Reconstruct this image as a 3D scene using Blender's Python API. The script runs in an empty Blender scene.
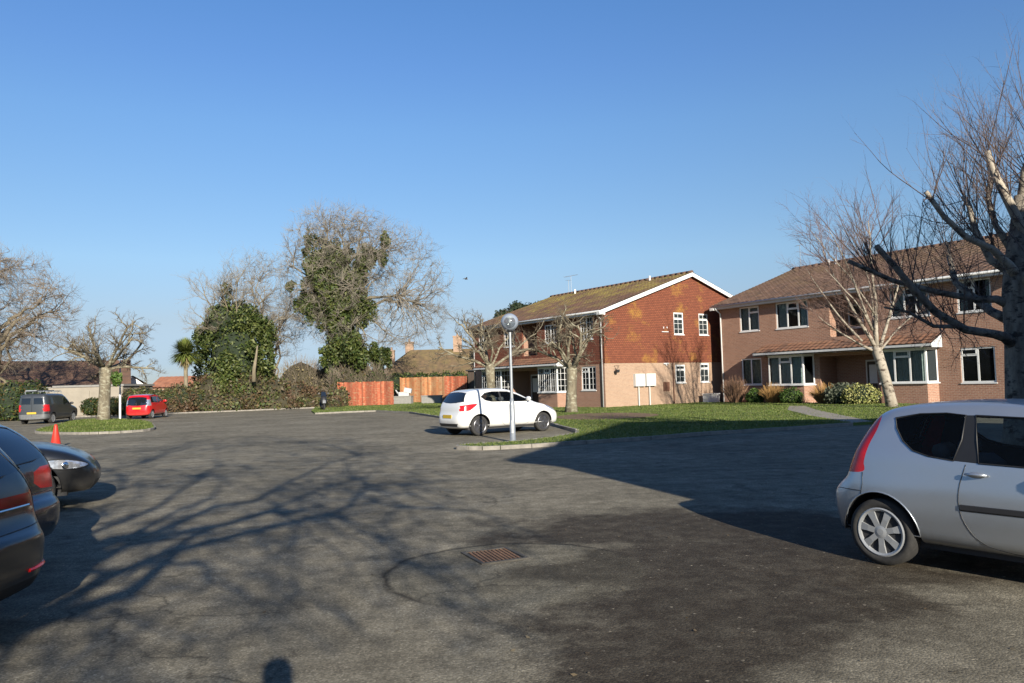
import bpy, bmesh, math, random
import numpy as np
from mathutils import Vector, Matrix
from mathutils.bvhtree import BVHTree
from mathutils.geometry import tessellate_polygon
random.seed(7); rng = np.random.default_rng(7)
scene = bpy.context.scene
COL = scene.collection
R = math.radians
SUN_EL, SUN_AZ = 19.8, 18.8          # azimuth: degrees right of straight-behind the camera

# ------------------------------------------------------------------ tagging
def tag(o, label=None, cat=None, group=None, kind=None):
    if label: o['label'] = label
    if cat: o['category'] = cat
    if group: o['group'] = group
    if kind: o['kind'] = kind
    return o

def empty(name, loc=(0, 0, 0), rz=0.0, label=None, cat=None, group=None):
    o = bpy.data.objects.new(name, None); COL.objects.link(o)
    o.empty_display_size = .2
    o.location = loc; o.rotation_euler = (0, 0, rz)
    return tag(o, label, cat, group)

# ------------------------------------------------------------------ mesh builder
class MB:
    def __init__(s): s.v = []; s.f = []; s.uv = []; s.has_uv = False
    def quad(s, a, b, c, d, uv=None):
        i = len(s.v); s.v += [tuple(a), tuple(b), tuple(c), tuple(d)]; s.f.append((i, i+1, i+2, i+3))
        if uv: s.has_uv = True
        s.uv.append(uv or ((0, 0), (1, 0), (1, 1), (0, 1)))
    def poly(s, pts, uv=None):
        i = len(s.v); s.v += [tuple(p) for p in pts]; s.f.append(tuple(range(i, i+len(pts))))
        if uv: s.has_uv = True
        s.uv.append(uv or tuple((p[0], p[1]) for p in pts))
    def box(s, x0, x1, y0, y1, z0, z1, M=None):
        P = [Vector((x, y, z)) for z in (z0, z1) for y in (y0, y1) for x in (x0, x1)]
        if M is not None: P = [M @ p for p in P]
        i = len(s.v); s.v += [tuple(p) for p in P]
        for f in ((0, 2, 3, 1), (4, 5, 7, 6), (0, 1, 5, 4), (2, 6, 7, 3), (0, 4, 6, 2), (1, 3, 7, 5)):
            s.f.append(tuple(i+k for k in f))
        dx, dy, dz = x1-x0, y1-y0, z1-z0
        s.uv += [((0, 0), (0, dy), (dx, dy), (dx, 0)), ((0, 0), (dx, 0), (dx, dy), (0, dy)), ((x0, z0), (x1, z0), (x1, z1), (x0, z1)),
                 ((x0, z0), (x0, z1), (x1, z1), (x1, z0)), ((y0, z0), (y0, z1), (y1, z1), (y1, z0)), ((y0, z0), (y1, z0), (y1, z1), (y0, z1))]
        s.has_uv = True
    def obox(s, c, L, W, H, rz=0, ry=0):
        s.box(-L/2, L/2, -W/2, W/2, -H/2, H/2, Matrix.Translation(c) @ Matrix.Rotation(rz, 4, 'Z') @ Matrix.Rotation(ry, 4, 'Y'))
    def tube(s, pts, rad, n=6, cap=True, closed=False):
        pts = [Vector(p) for p in pts]; m = len(pts)
        if m < 2: return
        if not hasattr(rad, '__len__'): rad = [rad]*m
        i0 = len(s.v); prev = None
        for k, p in enumerate(pts):
            if closed: d = pts[(k+1) % m]-pts[k-1]
            else: d = pts[min(k+1, m-1)]-pts[max(k-1, 0)]
            if d.length < 1e-9: d = Vector((0, 0, 1))
            d.normalize()
            if prev is None:
                a = Vector((0, 0, 1)) if abs(d.z) < .9 else Vector((1, 0, 0)); x = d.cross(a).normalized()
            else:
                x = prev-d*prev.dot(d); x = x.normalized() if x.length > 1e-6 else d.orthogonal().normalized()
            prev = x; y = d.cross(x)
            for j in range(n):
                t = 2*math.pi*j/n; q = p+(x*math.cos(t)+y*math.sin(t))*rad[k]; s.v.append((q.x, q.y, q.z))
        rng_ = m if closed else m-1
        for k in range(rng_):
            k2 = (k+1) % m
            for j in range(n):
                s.f.append((i0+k*n+j, i0+k*n+(j+1) % n, i0+k2*n+(j+1) % n, i0+k2*n+j))
                s.uv.append(((j/n, k), ((j+1)/n, k), ((j+1)/n, k+1), (j/n, k+1)))
        if cap and not closed:
            s.f.append(tuple(i0+j for j in reversed(range(n)))); s.uv.append(tuple((0, 0) for _ in range(n)))
            s.f.append(tuple(i0+(m-1)*n+j for j in range(n))); s.uv.append(tuple((0, 0) for _ in range(n)))
    def lathe(s, prof, n=24, M=None, closed=False):
        i0 = len(s.v); m = len(prof)
        for r, z in prof:
            for j in range(n):
                t = 2*math.pi*j/n; p = Vector((r*math.cos(t), r*math.sin(t), z))
                if M is not None: p = M @ p
                s.v.append(tuple(p))
        for k in range(m if closed else m-1):
            k2 = (k+1) % m
            for j in range(n):
                s.f.append((i0+k*n+j, i0+k*n+(j+1) % n, i0+k2*n+(j+1) % n, i0+k2*n+j)); s.uv.append(((0, 0), (1, 0), (1, 1), (0, 1)))
    def build(s, name, m, parent=None, smooth=False, loc=None, rz=0):
        me = bpy.data.meshes.new(name); me.from_pydata(s.v, [], s.f)
        if s.has_uv:
            l = me.uv_layers.new(name='UVMap'); flat = [c for f in s.uv for p in f for c in p]
            l.data.foreach_set('uv', flat)
        if smooth: me.polygons.foreach_set('use_smooth', [True]*len(me.polygons))
        me.materials.append(m); me.update()
        o = bpy.data.objects.new(name, me); COL.objects.link(o)
        if loc: o.location = loc
        o.rotation_euler = (0, 0, rz)
        if parent: o.parent = parent
        return o

def np_mesh(name, V, F, m, parent=None, smooth=False):
    me = bpy.data.meshes.new(name); k = F.shape[1]
    me.vertices.add(len(V)); me.vertices.foreach_set('co', V.astype(np.float32).ravel())
    me.loops.add(F.size); me.loops.foreach_set('vertex_index', F.astype(np.int32).ravel())
    me.polygons.add(len(F)); me.polygons.foreach_set('loop_start', np.arange(0, F.size, k, dtype=np.int32))
    if smooth: me.polygons.foreach_set('use_smooth', [True]*len(F))
    me.materials.append(m); me.update(calc_edges=True); me.validate()
    o = bpy.data.objects.new(name, me); COL.objects.link(o)
    if parent: o.parent = parent
    return o

# ------------------------------------------------------------------ materials
class NT:
    def __init__(s, name):
        s.m = bpy.data.materials.new(name); s.m.use_nodes = True; s.t = s.m.node_tree; s.b = s.t.nodes['Principled BSDF']; s.o = s.t.nodes['Material Output']
    def n(s, typ, **kw):
        x = s.t.nodes.new(typ)
        for k, v in kw.items():
            if k.startswith('i_'):
                key = k[2:]; key = int(key) if key.isdigit() else key.replace('_', ' ')
                s.put(x.inputs[key], v)
            else: setattr(x, k, v)
        return x
    def put(s, sock, v):
        if isinstance(v, bpy.types.NodeSocket): s.t.links.new(v, sock)
        elif isinstance(v, bpy.types.Node): s.t.links.new(v.outputs[0], sock)
        else:
            if hasattr(sock, 'default_value'):
                if sock.type == 'RGBA' and len(v) == 3: v = (*v, 1)
                sock.default_value = v
    def math(s, op, a, b=0.0, c=0.0, clamp=False):
        x = s.t.nodes.new('ShaderNodeMath'); x.operation = op; x.use_clamp = clamp
        s.put(x.inputs[0], a); s.put(x.inputs[1], b); s.put(x.inputs[2], c); return x.outputs[0]
    def mix(s, f, a, b, mode='MIX'):
        x = s.t.nodes.new('ShaderNodeMix'); x.data_type = 'RGBA'; x.blend_type = mode
        s.put(x.inputs[0], f); s.put(x.inputs[6], a); s.put(x.inputs[7], b); return x.outputs[2]
    def noise(s, vec, scale, detail=3, rough=.55):
        x = s.n('ShaderNodeTexNoise'); x.inputs['Scale'].default_value = scale; x.inputs['Detail'].default_value = detail; x.inputs['Roughness'].default_value = rough
        if vec is not None: s.put(x.inputs['Vector'], vec)
        return x.outputs[0]
    def ramp(s, f, stops):
        x = s.t.nodes.new('ShaderNodeValToRGB'); e = x.color_ramp.elements
        while len(e) < len(stops): e.new(.5)
        for k, (p, c) in enumerate(stops):
            e[k].position = p; c = (c, c, c) if not hasattr(c, '__len__') else c; e[k].color = (*c[:3], 1)
        s.put(x.inputs[0], f); return x.outputs[0]
    def bump(s, h, strength=.3, dist=.02):
        x = s.n('ShaderNodeBump'); x.inputs['Strength'].default_value = strength; x.inputs['Distance'].default_value = dist
        s.put(x.inputs['Height'], h); s.put(s.b.inputs['Normal'], x.outputs[0])
    def base(s, c, rough=.8, **kw):
        s.put(s.b.inputs['Base Color'], c); s.put(s.b.inputs['Roughness'], rough)
        for k, v in kw.items(): s.put(s.b.inputs[k.replace('_', ' ')], v)
        return s.m
    def obj(s): return s.n('ShaderNodeTexCoord').outputs['Object']
    def uvs(s): return s.n('ShaderNodeTexCoord').outputs['UV']

def plain(name, c, rough=.6, var=.12, scale=8, bump=0, **kw):
    t = NT(name); nz = t.noise(t.obj(), scale, 4)
    lo = tuple(x*(1-var) for x in c); hi = tuple(min(1, x*(1+var)) for x in c)
    if bump: t.bump(t.noise(t.obj(), scale*4, 3), bump, .01)
    return t.base(t.ramp(nz, [(.3, lo), (.7, hi)]), rough, **kw)

def paint(name, c, metallic=0.0, rough=.3, coat=.8):
    t = NT(name); o = t.obj()
    sep = t.n('ShaderNodeSeparateXYZ'); t.put(sep.inputs[0], o)
    dirt = t.math('MULTIPLY', t.ramp(sep.outputs[2], [(.15, 1.0), (.6, 0.0)]), t.noise(o, 5, 5))
    dc = t.mix(t.math('MULTIPLY', dirt, .55), c, (.17, .15, .12))
    rr = t.math('ADD', t.math('MULTIPLY', t.noise(o, 9, 5), .12), rough-.06)
    m = t.base(dc, rr, Metallic=metallic, Coat_Weight=coat, Coat_Roughness=.05)
    return m

def glassy(name, tint=(.02, .025, .03), transp=.0, rough=.03):
    t = NT(name)
    if transp <= 0:
        return t.base(tint, rough, Specular_IOR_Level=.8)
    t.base(tint, rough, Specular_IOR_Level=.8)
    tr = t.n('ShaderNodeBsdfTransparent'); tr.inputs[0].default_value = (.75, .8, .8, 1)
    mx = t.n('ShaderNodeMixShader'); lw = t.n('ShaderNodeFresnel'); lw.inputs[0].default_value = 1.5
    f = t.math('MAXIMUM', lw.outputs[0], 1-transp)
    t.put(mx.inputs[0], f); t.put(mx.inputs[1], tr.outputs[0]); t.put(mx.inputs[2], t.b.outputs[0])
    t.t.links.new(mx.outputs[0], t.o.inputs[0]); return t.m

def brickmat(name, c1, c2, mortar, bw=.225, bh=.075, ms=.011, stain=None, bump=.4, tile=False, stain_s=.35, kk=.68):
    c1, c2, mortar = (tuple(kk*x for x in q) for q in (c1, c2, mortar)); stain = tuple(kk*x for x in stain) if stain else None
    t = NT(name); uv = t.uvs()
    b = t.n('ShaderNodeTexBrick'); t.put(b.inputs['Vector'], uv); b.offset = .5
    b.inputs['Scale'].default_value = 1; b.inputs['Brick Width'].default_value = bw; b.inputs['Row Height'].default_value = bh
    b.inputs['Mortar Size'].default_value = ms; b.inputs['Mortar Smooth'].default_value = .25; b.inputs['Bias'].default_value = 0
    t.put(b.inputs['Color1'], c1); t.put(b.inputs['Color2'], c2); t.put(b.inputs['Mortar'], mortar)
    col = b.outputs[0]
    big = t.noise(uv, .9, 5); col = t.mix(t.math('MULTIPLY', big, .55), col, tuple(x*.62 for x in c1), 'MIX')
    fine = t.noise(uv, 14, 4); col = t.mix(.35, col, t.ramp(fine, [(.3, .35), (.7, 1.35)]), 'MULTIPLY')
    if stain:
        sn = t.noise(uv, stain_s, 6, .65); mk = t.ramp(sn, [(.53, 0), (.66, 1)])
        mk2 = t.math('MULTIPLY', mk, t.ramp(t.noise(uv, 9, 3), [(.35, .2), (.6, 1)])); col = t.mix(t.math('MULTIPLY', mk2, .75), col, stain)
    t.bump(t.math('ADD', t.math('MULTIPLY', b.outputs[1], -1.0), t.math('MULTIPLY', fine, .4)), bump, .02)
    return t.base(col, .9)

def rooftile(name, c1, c2, c3, lichen, lw=.5, ridge_v=1e3):
    c1, c2, c3, lichen = (tuple(.72*x for x in q) for q in (c1, c2, c3, lichen))
    t = NT(name); uv = t.uvs()
    fl = t.n('ShaderNodeVectorMath', operation='FLOOR'); t.put(fl.inputs[0], uv)
    wn = t.n('ShaderNodeTexWhiteNoise'); wn.noise_dimensions = '2D'; t.put(wn.inputs['Vector'], fl.outputs[0])
    col = t.ramp(wn.outputs[0], [(0, c1), (.5, c2), (1, c3)])
    sep = t.n('ShaderNodeSeparateXYZ'); t.put(sep.inputs[0], uv)
    up = t.math('MULTIPLY', sep.outputs[1], 1.0/26)
    n1 = t.noise(uv, .16, 6, .7); n2 = t.noise(uv, 2.2, 4)
    mk = t.math('MULTIPLY', t.ramp(t.math('ADD', n1, t.math('MULTIPLY', up, .22)), [(.53, 0), (.72, 1)]), t.ramp(n2, [(.38, .1), (.6, 1)]))
    col = t.mix(t.math('MULTIPLY', mk, lw), col, lichen)
    col = t.mix(.5, col, t.ramp(t.noise(uv, .5, 4), [(.3, .55), (.7, 1.3)]), 'MULTIPLY')
    t.bump(n2, .3, .02)
    return t.base(col, .92)

def leafmat(name, cols, rough=.55, trans=.25, patch=None):
    t = NT(name); g = t.n('ShaderNodeNewGeometry')
    st = [(i/(len(cols)-1), tuple(.72*x for x in c)) for i, c in enumerate(cols)]
    col = t.ramp(g.outputs['Random Per Island'], st)
    big = t.noise(t.obj(), .55, 3); col = t.mix(.6, col, t.ramp(big, [(.35, .6), (.65, 1.3)]), 'MULTIPLY')
    if patch: col = t.mix(t.math('MULTIPLY', t.ramp(t.noise(t.obj(), .45, 4, .6), [(.48, 0), (.6, 1)]), .8), col, t.mix(g.outputs['Random Per Island'], tuple(x*.5 for x in patch), patch))
    t.base(col, rough, Specular_IOR_Level=.35)
    tl = t.n('ShaderNodeBsdfTranslucent'); t.put(tl.inputs[0], col); mx = t.n('ShaderNodeMixShader'); mx.inputs[0].default_value = trans
    t.put(mx.inputs[1], t.b.outputs[0]); t.put(mx.inputs[2], tl.outputs[0]); t.t.links.new(mx.outputs[0], t.o.inputs[0])
    return t.m

def barkmat(name, c1, c2, scale=6, spots=None, bump=.6, isl=False):
    c1, c2 = tuple(.62*x for x in c1), tuple(.62*x for x in c2); spots = tuple(.7*x for x in spots) if spots else None
    t = NT(name); o = t.obj()
    mp = t.n('ShaderNodeMapping'); mp.inputs['Scale'].default_value = (1, 1, .35); t.put(mp.inputs[0], o)
    nz = t.noise(mp.outputs[0], scale, 6, .65); col = t.ramp(nz, [(.35, c1), (.65, c2)])
    if spots:
        mp2 = t.n('ShaderNodeMapping'); mp2.inputs['Scale'].default_value = (1, 1, 2.0); t.put(mp2.inputs[0], o)
        col = t.mix(t.ramp(t.noise(mp2.outputs[0], 3.5, 5, .7), [(.52, 0), (.6, 1)]), col, spots)
    if isl: col = t.mix(1.0, col, t.ramp(t.n('ShaderNodeNewGeometry').outputs['Random Per Island'], [(0, .55), (.5, .95), (1, 1.35)]), 'MULTIPLY')
    t.bump(nz, bump, .03); return t.base(col, .92)

M = {}
M['white'] = plain('white_upvc', (0.624, 0.624, 0.616), .35, .04)
M['fascia'] = plain('painted_fascia', (0.462, 0.469, 0.476), .5, .08)
M['grey_plastic'] = plain('grey_plastic', (.36, .37, .38), .5)
M['bumper_grey'] = plain('bumper_grey', (.10, .105, .11), .5)
M['black_plastic'] = plain('black_plastic', (.018, .018, .02), .5)
M['rubber'] = plain('rubber', (.022, .021, .02), .85, .3, 20)
M['seal'] = plain('rubber_seal', (.012, .012, .013), .5)
M['dark'] = plain('dark_interior', (.02, .02, .022), .8)
M['seat'] = plain('seat_fabric', (.10, .105, .115), .9)
M['alloy'] = plain('wheel_silver', (.30, .31, .32), .35, .06, Metallic=.3)
M['alloy_dark'] = plain('wheel_dark', (.10, .10, .11), .35, .1, Metallic=.7)
M['chrome'] = plain('chrome', (.7, .7, .7), .12, .02, Metallic=1.0)
M['plate_y'] = plain('plate_yellow', (0.45, 0.3, 0.024), .5, .05)
M['red_lens'] = plain('red_lens', (.48, .010, .014), .18, .25, 6)
M['dark_red_lens'] = plain('dark_red_lens', (.26, .006, .010), .18, .3, 6)
M['clear_lens'] = plain('clear_lens', (.50, .52, .56), .10, .35, 18, Metallic=.7)
M['carglass'] = glassy('car_glass', (.012, .014, .016), .86)
M['carglass_dark'] = glassy('privacy_glass', (.008, .01, .014), 0)
M['pane'] = glassy('window_pane', (.05, .055, .06), .92)
M['curtain'] = plain('net_curtain', (.72, .75, .72), .9, .2, 14)
M['drape'] = plain('lined_curtain', (.62, .56, .45), .9, .25, 10)
M['globe'] = glassy('lamp_globe_plastic', (.22, .25, .30), .72, .10)
M['galv'] = plain('galvanised_steel', (.27, .29, .31), .42, .12, 12, Metallic=.45)
M['brick_red'] = brickmat('brick_pinkish', (.47, .245, .16), (.36, .175, .115), (.52, .41, .32), kk=.74)
M['brick_gable'] = brickmat('brick_pale', (.54, .35, .235), (.46, .285, .19), (.54, .44, .34), stain=(.24, .15, .10))
M['tilehang'] = brickmat('hung_clay_tile', (.29, .082, .040), (.21, .055, .028), (.05, .022, .014), .165, .105, .010, bump=.9)
M['tilehang_gable'] = brickmat('weathered_hung_tile', (.33, .095, .042), (.23, .060, .028), (.09, .035, .02), .165, .105, .010, stain=(.50, .27, .04), bump=.9, stain_s=.55)
M['roof1'] = rooftile('roof_tile_mossy', (.17, .085, .055), (.22, .12, .075), (.12, .07, .05), (.42, .34, .07), .95)
M['roof2'] = rooftile('roof_tile_brown', (.17, .095, .062), (.23, .135, .088), (.12, .072, .052), (.28, .20, .07), .4)
M['porch_tile'] = rooftile('porch_tile', (.23, .11, .065), (.27, .13, .075), (.17, .09, .06), (.4, .26, .08), .4)
M['roof_far'] = rooftile('roof_far_tile', (.15, .10, .055), (.19, .125, .065), (.12, .085, .05), (.24, .19, .06), .7)
M['roof_brown'] = rooftile('roof_redbrown', (.15, .085, .055), (.18, .10, .065), (.12, .07, .05), (.2, .14, .05), .4)
M['roof_orange'] = rooftile('roof_orange_tile', (.38, .15, .08), (.42, .18, .10), (.33, .13, .07), (.3, .2, .1), .1)
M['render'] = plain('cream_render', (0.248, 0.221, 0.18), .9, .12, 1.2, .3)
M['coping'] = plain('concrete_coping', (0.198, 0.193, 0.182), .9)
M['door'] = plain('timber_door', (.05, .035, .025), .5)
M['mesh_brown'] = plain('brown_vent', (.12, .055, .035), .6)
M['fence_orange'] = barkmat('fence_stained_board', (.38, .092, .042), (.50, .14, .07), 3.0, (.42, .22, .12), .3, True)
M['fence_pale'] = barkmat('fence_weathered_board', (.46, .19, .075), (.55, .33, .17), 2.0, (.42, .12, .045), .3, True)
M['lichen_bark'] = barkmat('lichen_bark', (.13, .105, .07), (.29, .25, .17), 5, (.36, .34, .25))
M['lichen_twig'] = plain('lichen_twig', (.095, .075, .05), .9, .3) if True else plain('lichen_twig', (0.12, 0.099, 0.066), .9, .3)
M['birch_bark'] = barkmat('birch_bark', (.36, .31, .24), (.52, .46, .37), 4, (.10, .075, .055))
M['birch_twig'] = plain('birch_twig', (0.096, 0.056, 0.044), .8, .3)
M['dark_bark'] = barkmat('rough_birch_bark', (.14, .115, .09), (.40, .35, .28), 6, (.05, .042, .035), .9)
M['purple_twig'] = plain('purple_twig', (.085, .058, .048), .7, .3) if True else plain('purple_twig', (0.0765, 0.0405, 0.0405), .7, .3)
M['sunlit_limb'] = barkmat('sunlit_limb_bark', (.42, .36, .28), (.62, .55, .44), 5, (.14, .11, .09))
M['field_bark'] = barkmat('field_bark', (.19, .155, .10), (.33, .28, .19), 4)
M['field_twig'] = plain('field_twig', (0.15, 0.12, 0.09), .9, .3)
M['far_twig'] = plain('far_twig', (.17, .148, .118), .9, .3) if True else plain('far_twig', (0.186, 0.149, 0.0992), .9, .3)
M['ivy'] = leafmat('ivy_leaf', [(.03, .055, .014), (.065, .10, .022), (.12, .15, .035), (.18, .20, .06)])
M['ivy_core'] = plain('ivy_core', (.012, .02, .008), .95, .4, 4)
M['bramble'] = leafmat('bramble_leaf', [(.04, .07, .018), (.10, .13, .035), (.18, .17, .06), (.15, .085, .05), (.09, .13, .035)], patch=(.15, .085, .055))
M['bramble_core'] = plain('bramble_core', (.035, .03, .015), .95, .4, 2)
M['hedge'] = leafmat('hedge_leaf', [(.02, .045, .012), (.05, .085, .02), (.09, .12, .03), (.16, .09, .03)])
M['conifer'] = leafmat('conifer_leaf', [(.012, .028, .014), (.03, .05, .025), (.05, .075, .03)])
M['palm'] = leafmat('sword_leaf', [(.10, .14, .03), (.19, .24, .06), (.28, .30, .09)], .45)
M['deadleaf'] = leafmat('dead_sword_leaf', [(.28, .22, .10), (.38, .32, .16)], .7)
M['shrub_twig'] = plain('shrub_twig', (0.195, 0.111, 0.065), .9, .3)
M['shrub_orange'] = plain('dry_grass', (0.221, 0.124, 0.039), .9, .3)
M['shrub_green'] = leafmat('shrub_green_leaf', [(.05, .11, .02), (.10, .18, .035), (.18, .26, .06)])
M['shrub_grey'] = leafmat('shrub_grey_leaf', [(.09, .11, .07), (.16, .18, .12), (.22, .24, .17)])
M['shrub_varieg'] = leafmat('shrub_varieg_leaf', [(.20, .24, .06), (.42, .42, .14), (.55, .52, .22)])
M['cone'] = plain('cone_red', (0.44, 0.024, 0.0096), .5)
M['kerb'] = plain('kerb_concrete', (0.204, 0.187, 0.163), .9, .25, 5, .4)
M['path'] = plain('path_concrete', (0.216, 0.194, 0.158), .9, .2, 3, .3)
M['soil'] = plain('bare_soil', (0.135, 0.08, 0.042), .95, .35, 5, .5) if True else plain('bare_soil', (0.091, 0.0595, 0.035), .95, .35, 5, .5)
M['rust'] = barkmat('rusty_iron', (.24, .12, .06), (.40, .21, .11), 18, None, .5)
M['grate_frame'] = plain('grate_frame', (.055, .05, .042), .85, .3)
M['skin'] = plain('skin', (.5, .3, .22), .6)
M['coat'] = plain('dark_coat', (.04, .045, .06), .9)
M['trousers'] = plain('dark_trousers', (.03, .03, .04), .9)
M['hair'] = plain('hair', (.04, .025, .015), .8)
M['bird'] = plain('bird_feather', (.10, .095, .09), .8)
M['meter'] = plain('meter_box', (0.508, 0.502, 0.484), .4, .03)

# asphalt ------------------------------------------------------------------
def asphalt():
    t = NT('worn_asphalt'); o = t.obj()
    sep = t.n('ShaderNodeSeparateXYZ'); t.put(sep.inputs[0], o)
    X, Y = sep.outputs[0], sep.outputs[1]
    # aggregate
    vo = t.n('ShaderNodeTexVoronoi'); vo.inputs['Scale'].default_value = 80; t.put(vo.inputs['Vector'], o)
    agg = t.ramp(vo.outputs['Color'], [(0, .45), (.55, .95), (.85, 1.4), (1, 2.2)])
    med = t.noise(o, 3.2, 8, .7); big = t.noise(o, .35, 5, .6)
    mp = t.n('ShaderNodeMapping'); mp.inputs['Scale'].default_value = (.5, 2.2, 1); mp.inputs['Rotation'].default_value = (0, 0, .25); t.put(mp.inputs[0], o)
    streak = t.noise(mp.outputs[0], .8, 6, .65)
    base = t.ramp(med, [(.28, (.105, .093, .070)), (.72, (.262, .235, .178))])
    base = t.mix(.8, base, t.ramp(big, [(.3, .62), (.7, 1.25)]), 'MULTIPLY')
    base = t.mix(.55, base, t.ramp(streak, [(.3, .65), (.7, 1.25)]), 'MULTIPLY')
    # stains: damp dark, browned patches (object space, in metres)
    warp = t.math('SUBTRACT', t.noise(o, 1.1, 8, .66), .5)
    mask = None
    for (cx, cy, rx, ry) in [(1.9, 8.4, 2.1, 1.0), (2.1, 6.7, 1.9, 1.15), (1.3, 5.2, 1.15, .85), (.72, 4.3, .65, .6), (2.3, 5.6, .7, .5), (.55, 6.55, .7, .4), (3.3, 7.6, 1.6, 1.3), (.9, 8.0, 1.0, .42)]:
        a = t.math('DIVIDE', t.math('SUBTRACT', X, cx), rx); b = t.math('DIVIDE', t.math('SUBTRACT', Y, cy), ry)
        d = t.math('SQRT', t.math('ADD', t.math('MULTIPLY', a, a), t.math('MULTIPLY', b, b)))
        d = t.math('ADD', d, t.math('MULTIPLY', warp, 2.3))
        k = t.math('SUBTRACT', 1.0, t.math('MULTIPLY', t.math('SUBTRACT', d, .78), 2.0), clamp=True)
        mask = k if mask is None else t.math('MAXIMUM', mask, k)
    damp = t.mix(t.noise(o, 2.3, 5), (.018, .014, .010), (.042, .032, .022))
    col = t.mix(t.math('MULTIPLY', t.math('MULTIPLY', mask, .93), t.ramp(t.noise(o, 5, 6, .7), [(.3, .72), (.6, 1)])), base, damp)
    # random small oil spots
    sp = t.ramp(t.noise(o, 1.7, 2, .5), [(.66, 0), (.72, 1)]); col = t.mix(t.math('MULTIPLY', sp, .45), col, (.05, .046, .04))
    # round reinstatement round the drain
    dx = t.math('SUBTRACT', X, -.02); dy = t.math('SUBTRACT', Y, 6.62)
    rd = t.math('SQRT', t.math('ADD', t.math('MULTIPLY', dx, dx), t.math('MULTIPLY', dy, dy)))
    rd = t.math('ADD', rd, t.math('MULTIPLY', t.math('SUBTRACT', t.noise(o, 2.6, 4), .5), .16))
    ring = t.math('SUBTRACT', 1.0, t.math('MULTIPLY', t.math('ABSOLUTE', t.math('SUBTRACT', rd, 1.12)), 20.0), clamp=True)
    ringm = t.math('MULTIPLY', t.math('MULTIPLY', ring, t.ramp(t.math('ADD', t.math('MULTIPLY', t.math('SUBTRACT', dy, dx), .4), .5), [(.28, .12), (.55, 1)])), t.ramp(t.noise(o, 3, 4), [(.32, .45), (.5, 1)]))
    inside = t.math('MULTIPLY', t.math('SUBTRACT', 1.14, rd), 12.0, clamp=True)
    col = t.mix(t.math('MULTIPLY', inside, .22), col, t.mix(med, (.075, .07, .05), (.13, .12, .085)))
    col = t.mix(t.math('MULTIPLY', ringm, .85), col, (.022, .02, .017))
    # leaves and grit
    v2 = t.n('ShaderNodeTexVoronoi'); v2.inputs['Scale'].default_value = 10; t.put(v2.inputs['Vector'], o)
    g1 = t.ramp(v2.outputs['Distance'], [(.09, 1), (.13, 0)])
    sepc = t.n('ShaderNodeSeparateColor'); t.put(sepc.inputs[0], v2.outputs['Color'])
    pick = t.ramp(sepc.outputs[0], [(.55, 0), (.58, 1)])
    grit = t.math('MULTIPLY', t.math('MULTIPLY', g1, pick), t.math('ADD', .25, mask, clamp=True))
    col = t.mix(t.math('MULTIPLY', grit, .6), col, (.27, .235, .18))
    # hairline cracks and a trench joint
    wv = t.n('ShaderNodeVectorMath', operation='ADD'); nz_ = t.n('ShaderNodeTexNoise'); nz_.inputs['Scale'].default_value = 1.3; nz_.inputs['Detail'].default_value = 6; t.put(nz_.inputs['Vector'], o)
    sc_ = t.n('ShaderNodeVectorMath', operation='SCALE'); t.put(sc_.inputs[0], nz_.outputs[1]); sc_.inputs['Scale'].default_value = .9; t.put(wv.inputs[0], o); t.put(wv.inputs[1], sc_.outputs[0])
    v3 = t.n('ShaderNodeTexVoronoi'); v3.feature = 'DISTANCE_TO_EDGE'; v3.inputs['Scale'].default_value = .27; t.put(v3.inputs['Vector'], wv.outputs[0])
    crk = t.math('MULTIPLY', t.ramp(v3.outputs['Distance'], [(.0015, 1), (.005, 0)]), t.ramp(t.noise(o, .6, 3), [(.46, 0), (.56, 1)])); col = t.mix(t.math('MULTIPLY', crk, .6), col, (.03, .027, .022))
    col = t.mix(.75, col, agg, 'MULTIPLY')
    h = t.math('ADD', t.math('MULTIPLY', vo.outputs['Distance'], -.9), t.math('ADD', t.math('MULTIPLY', med, .8), t.math('MULTIPLY', ringm, -1.2)))
    t.bump(h, .32, .010)
    ro = t.math('SUBTRACT', .93, t.math('MULTIPLY', mask, .12))
    return t.base(col, ro, Specular_IOR_Level=.12)
M['asphalt'] = asphalt()

def grassmat():
    t = NT('lawn_turf'); o = t.obj()
    n1 = t.noise(o, .5, 5, .6); n2 = t.noise(o, 9, 5, .7)
    c = t.ramp(n2, [(.3, (.045, .075, .010)), (.7, (.12, .165, .026))])
    c = t.mix(t.ramp(n1, [(.5, 0), (.7, .6)]), c, (.15, .15, .035))
    t.bump(n2, .9, .06); return t.base(c, .9)
M['turf'] = grassmat()
M['blade'] = leafmat('grass_blade', [(.06, .105, .014), (.115, .17, .026), (.17, .22, .045), (.24, .24, .09)], .6, .3)
M['ground'] = plain('far_ground', (0.07, 0.084, 0.028), .95, .3, .3)

# ------------------------------------------------------------------ polygon helpers
def smooth_closed(pts, per=6):
    P = [Vector((p[0], p[1])) for p in pts]; n = len(P); out = []
    for i in range(n):
        a, b, c, d = P[i-1], P[i], P[(i+1) % n], P[(i+2) % n]
        for k in range(per):
            t = k/per
            q = .5*((2*b)+(c-a)*t+(2*a-5*b+4*c-d)*t*t+(3*b-a-3*c+d)*t**3); out.append((q.x, q.y))
    return out

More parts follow.
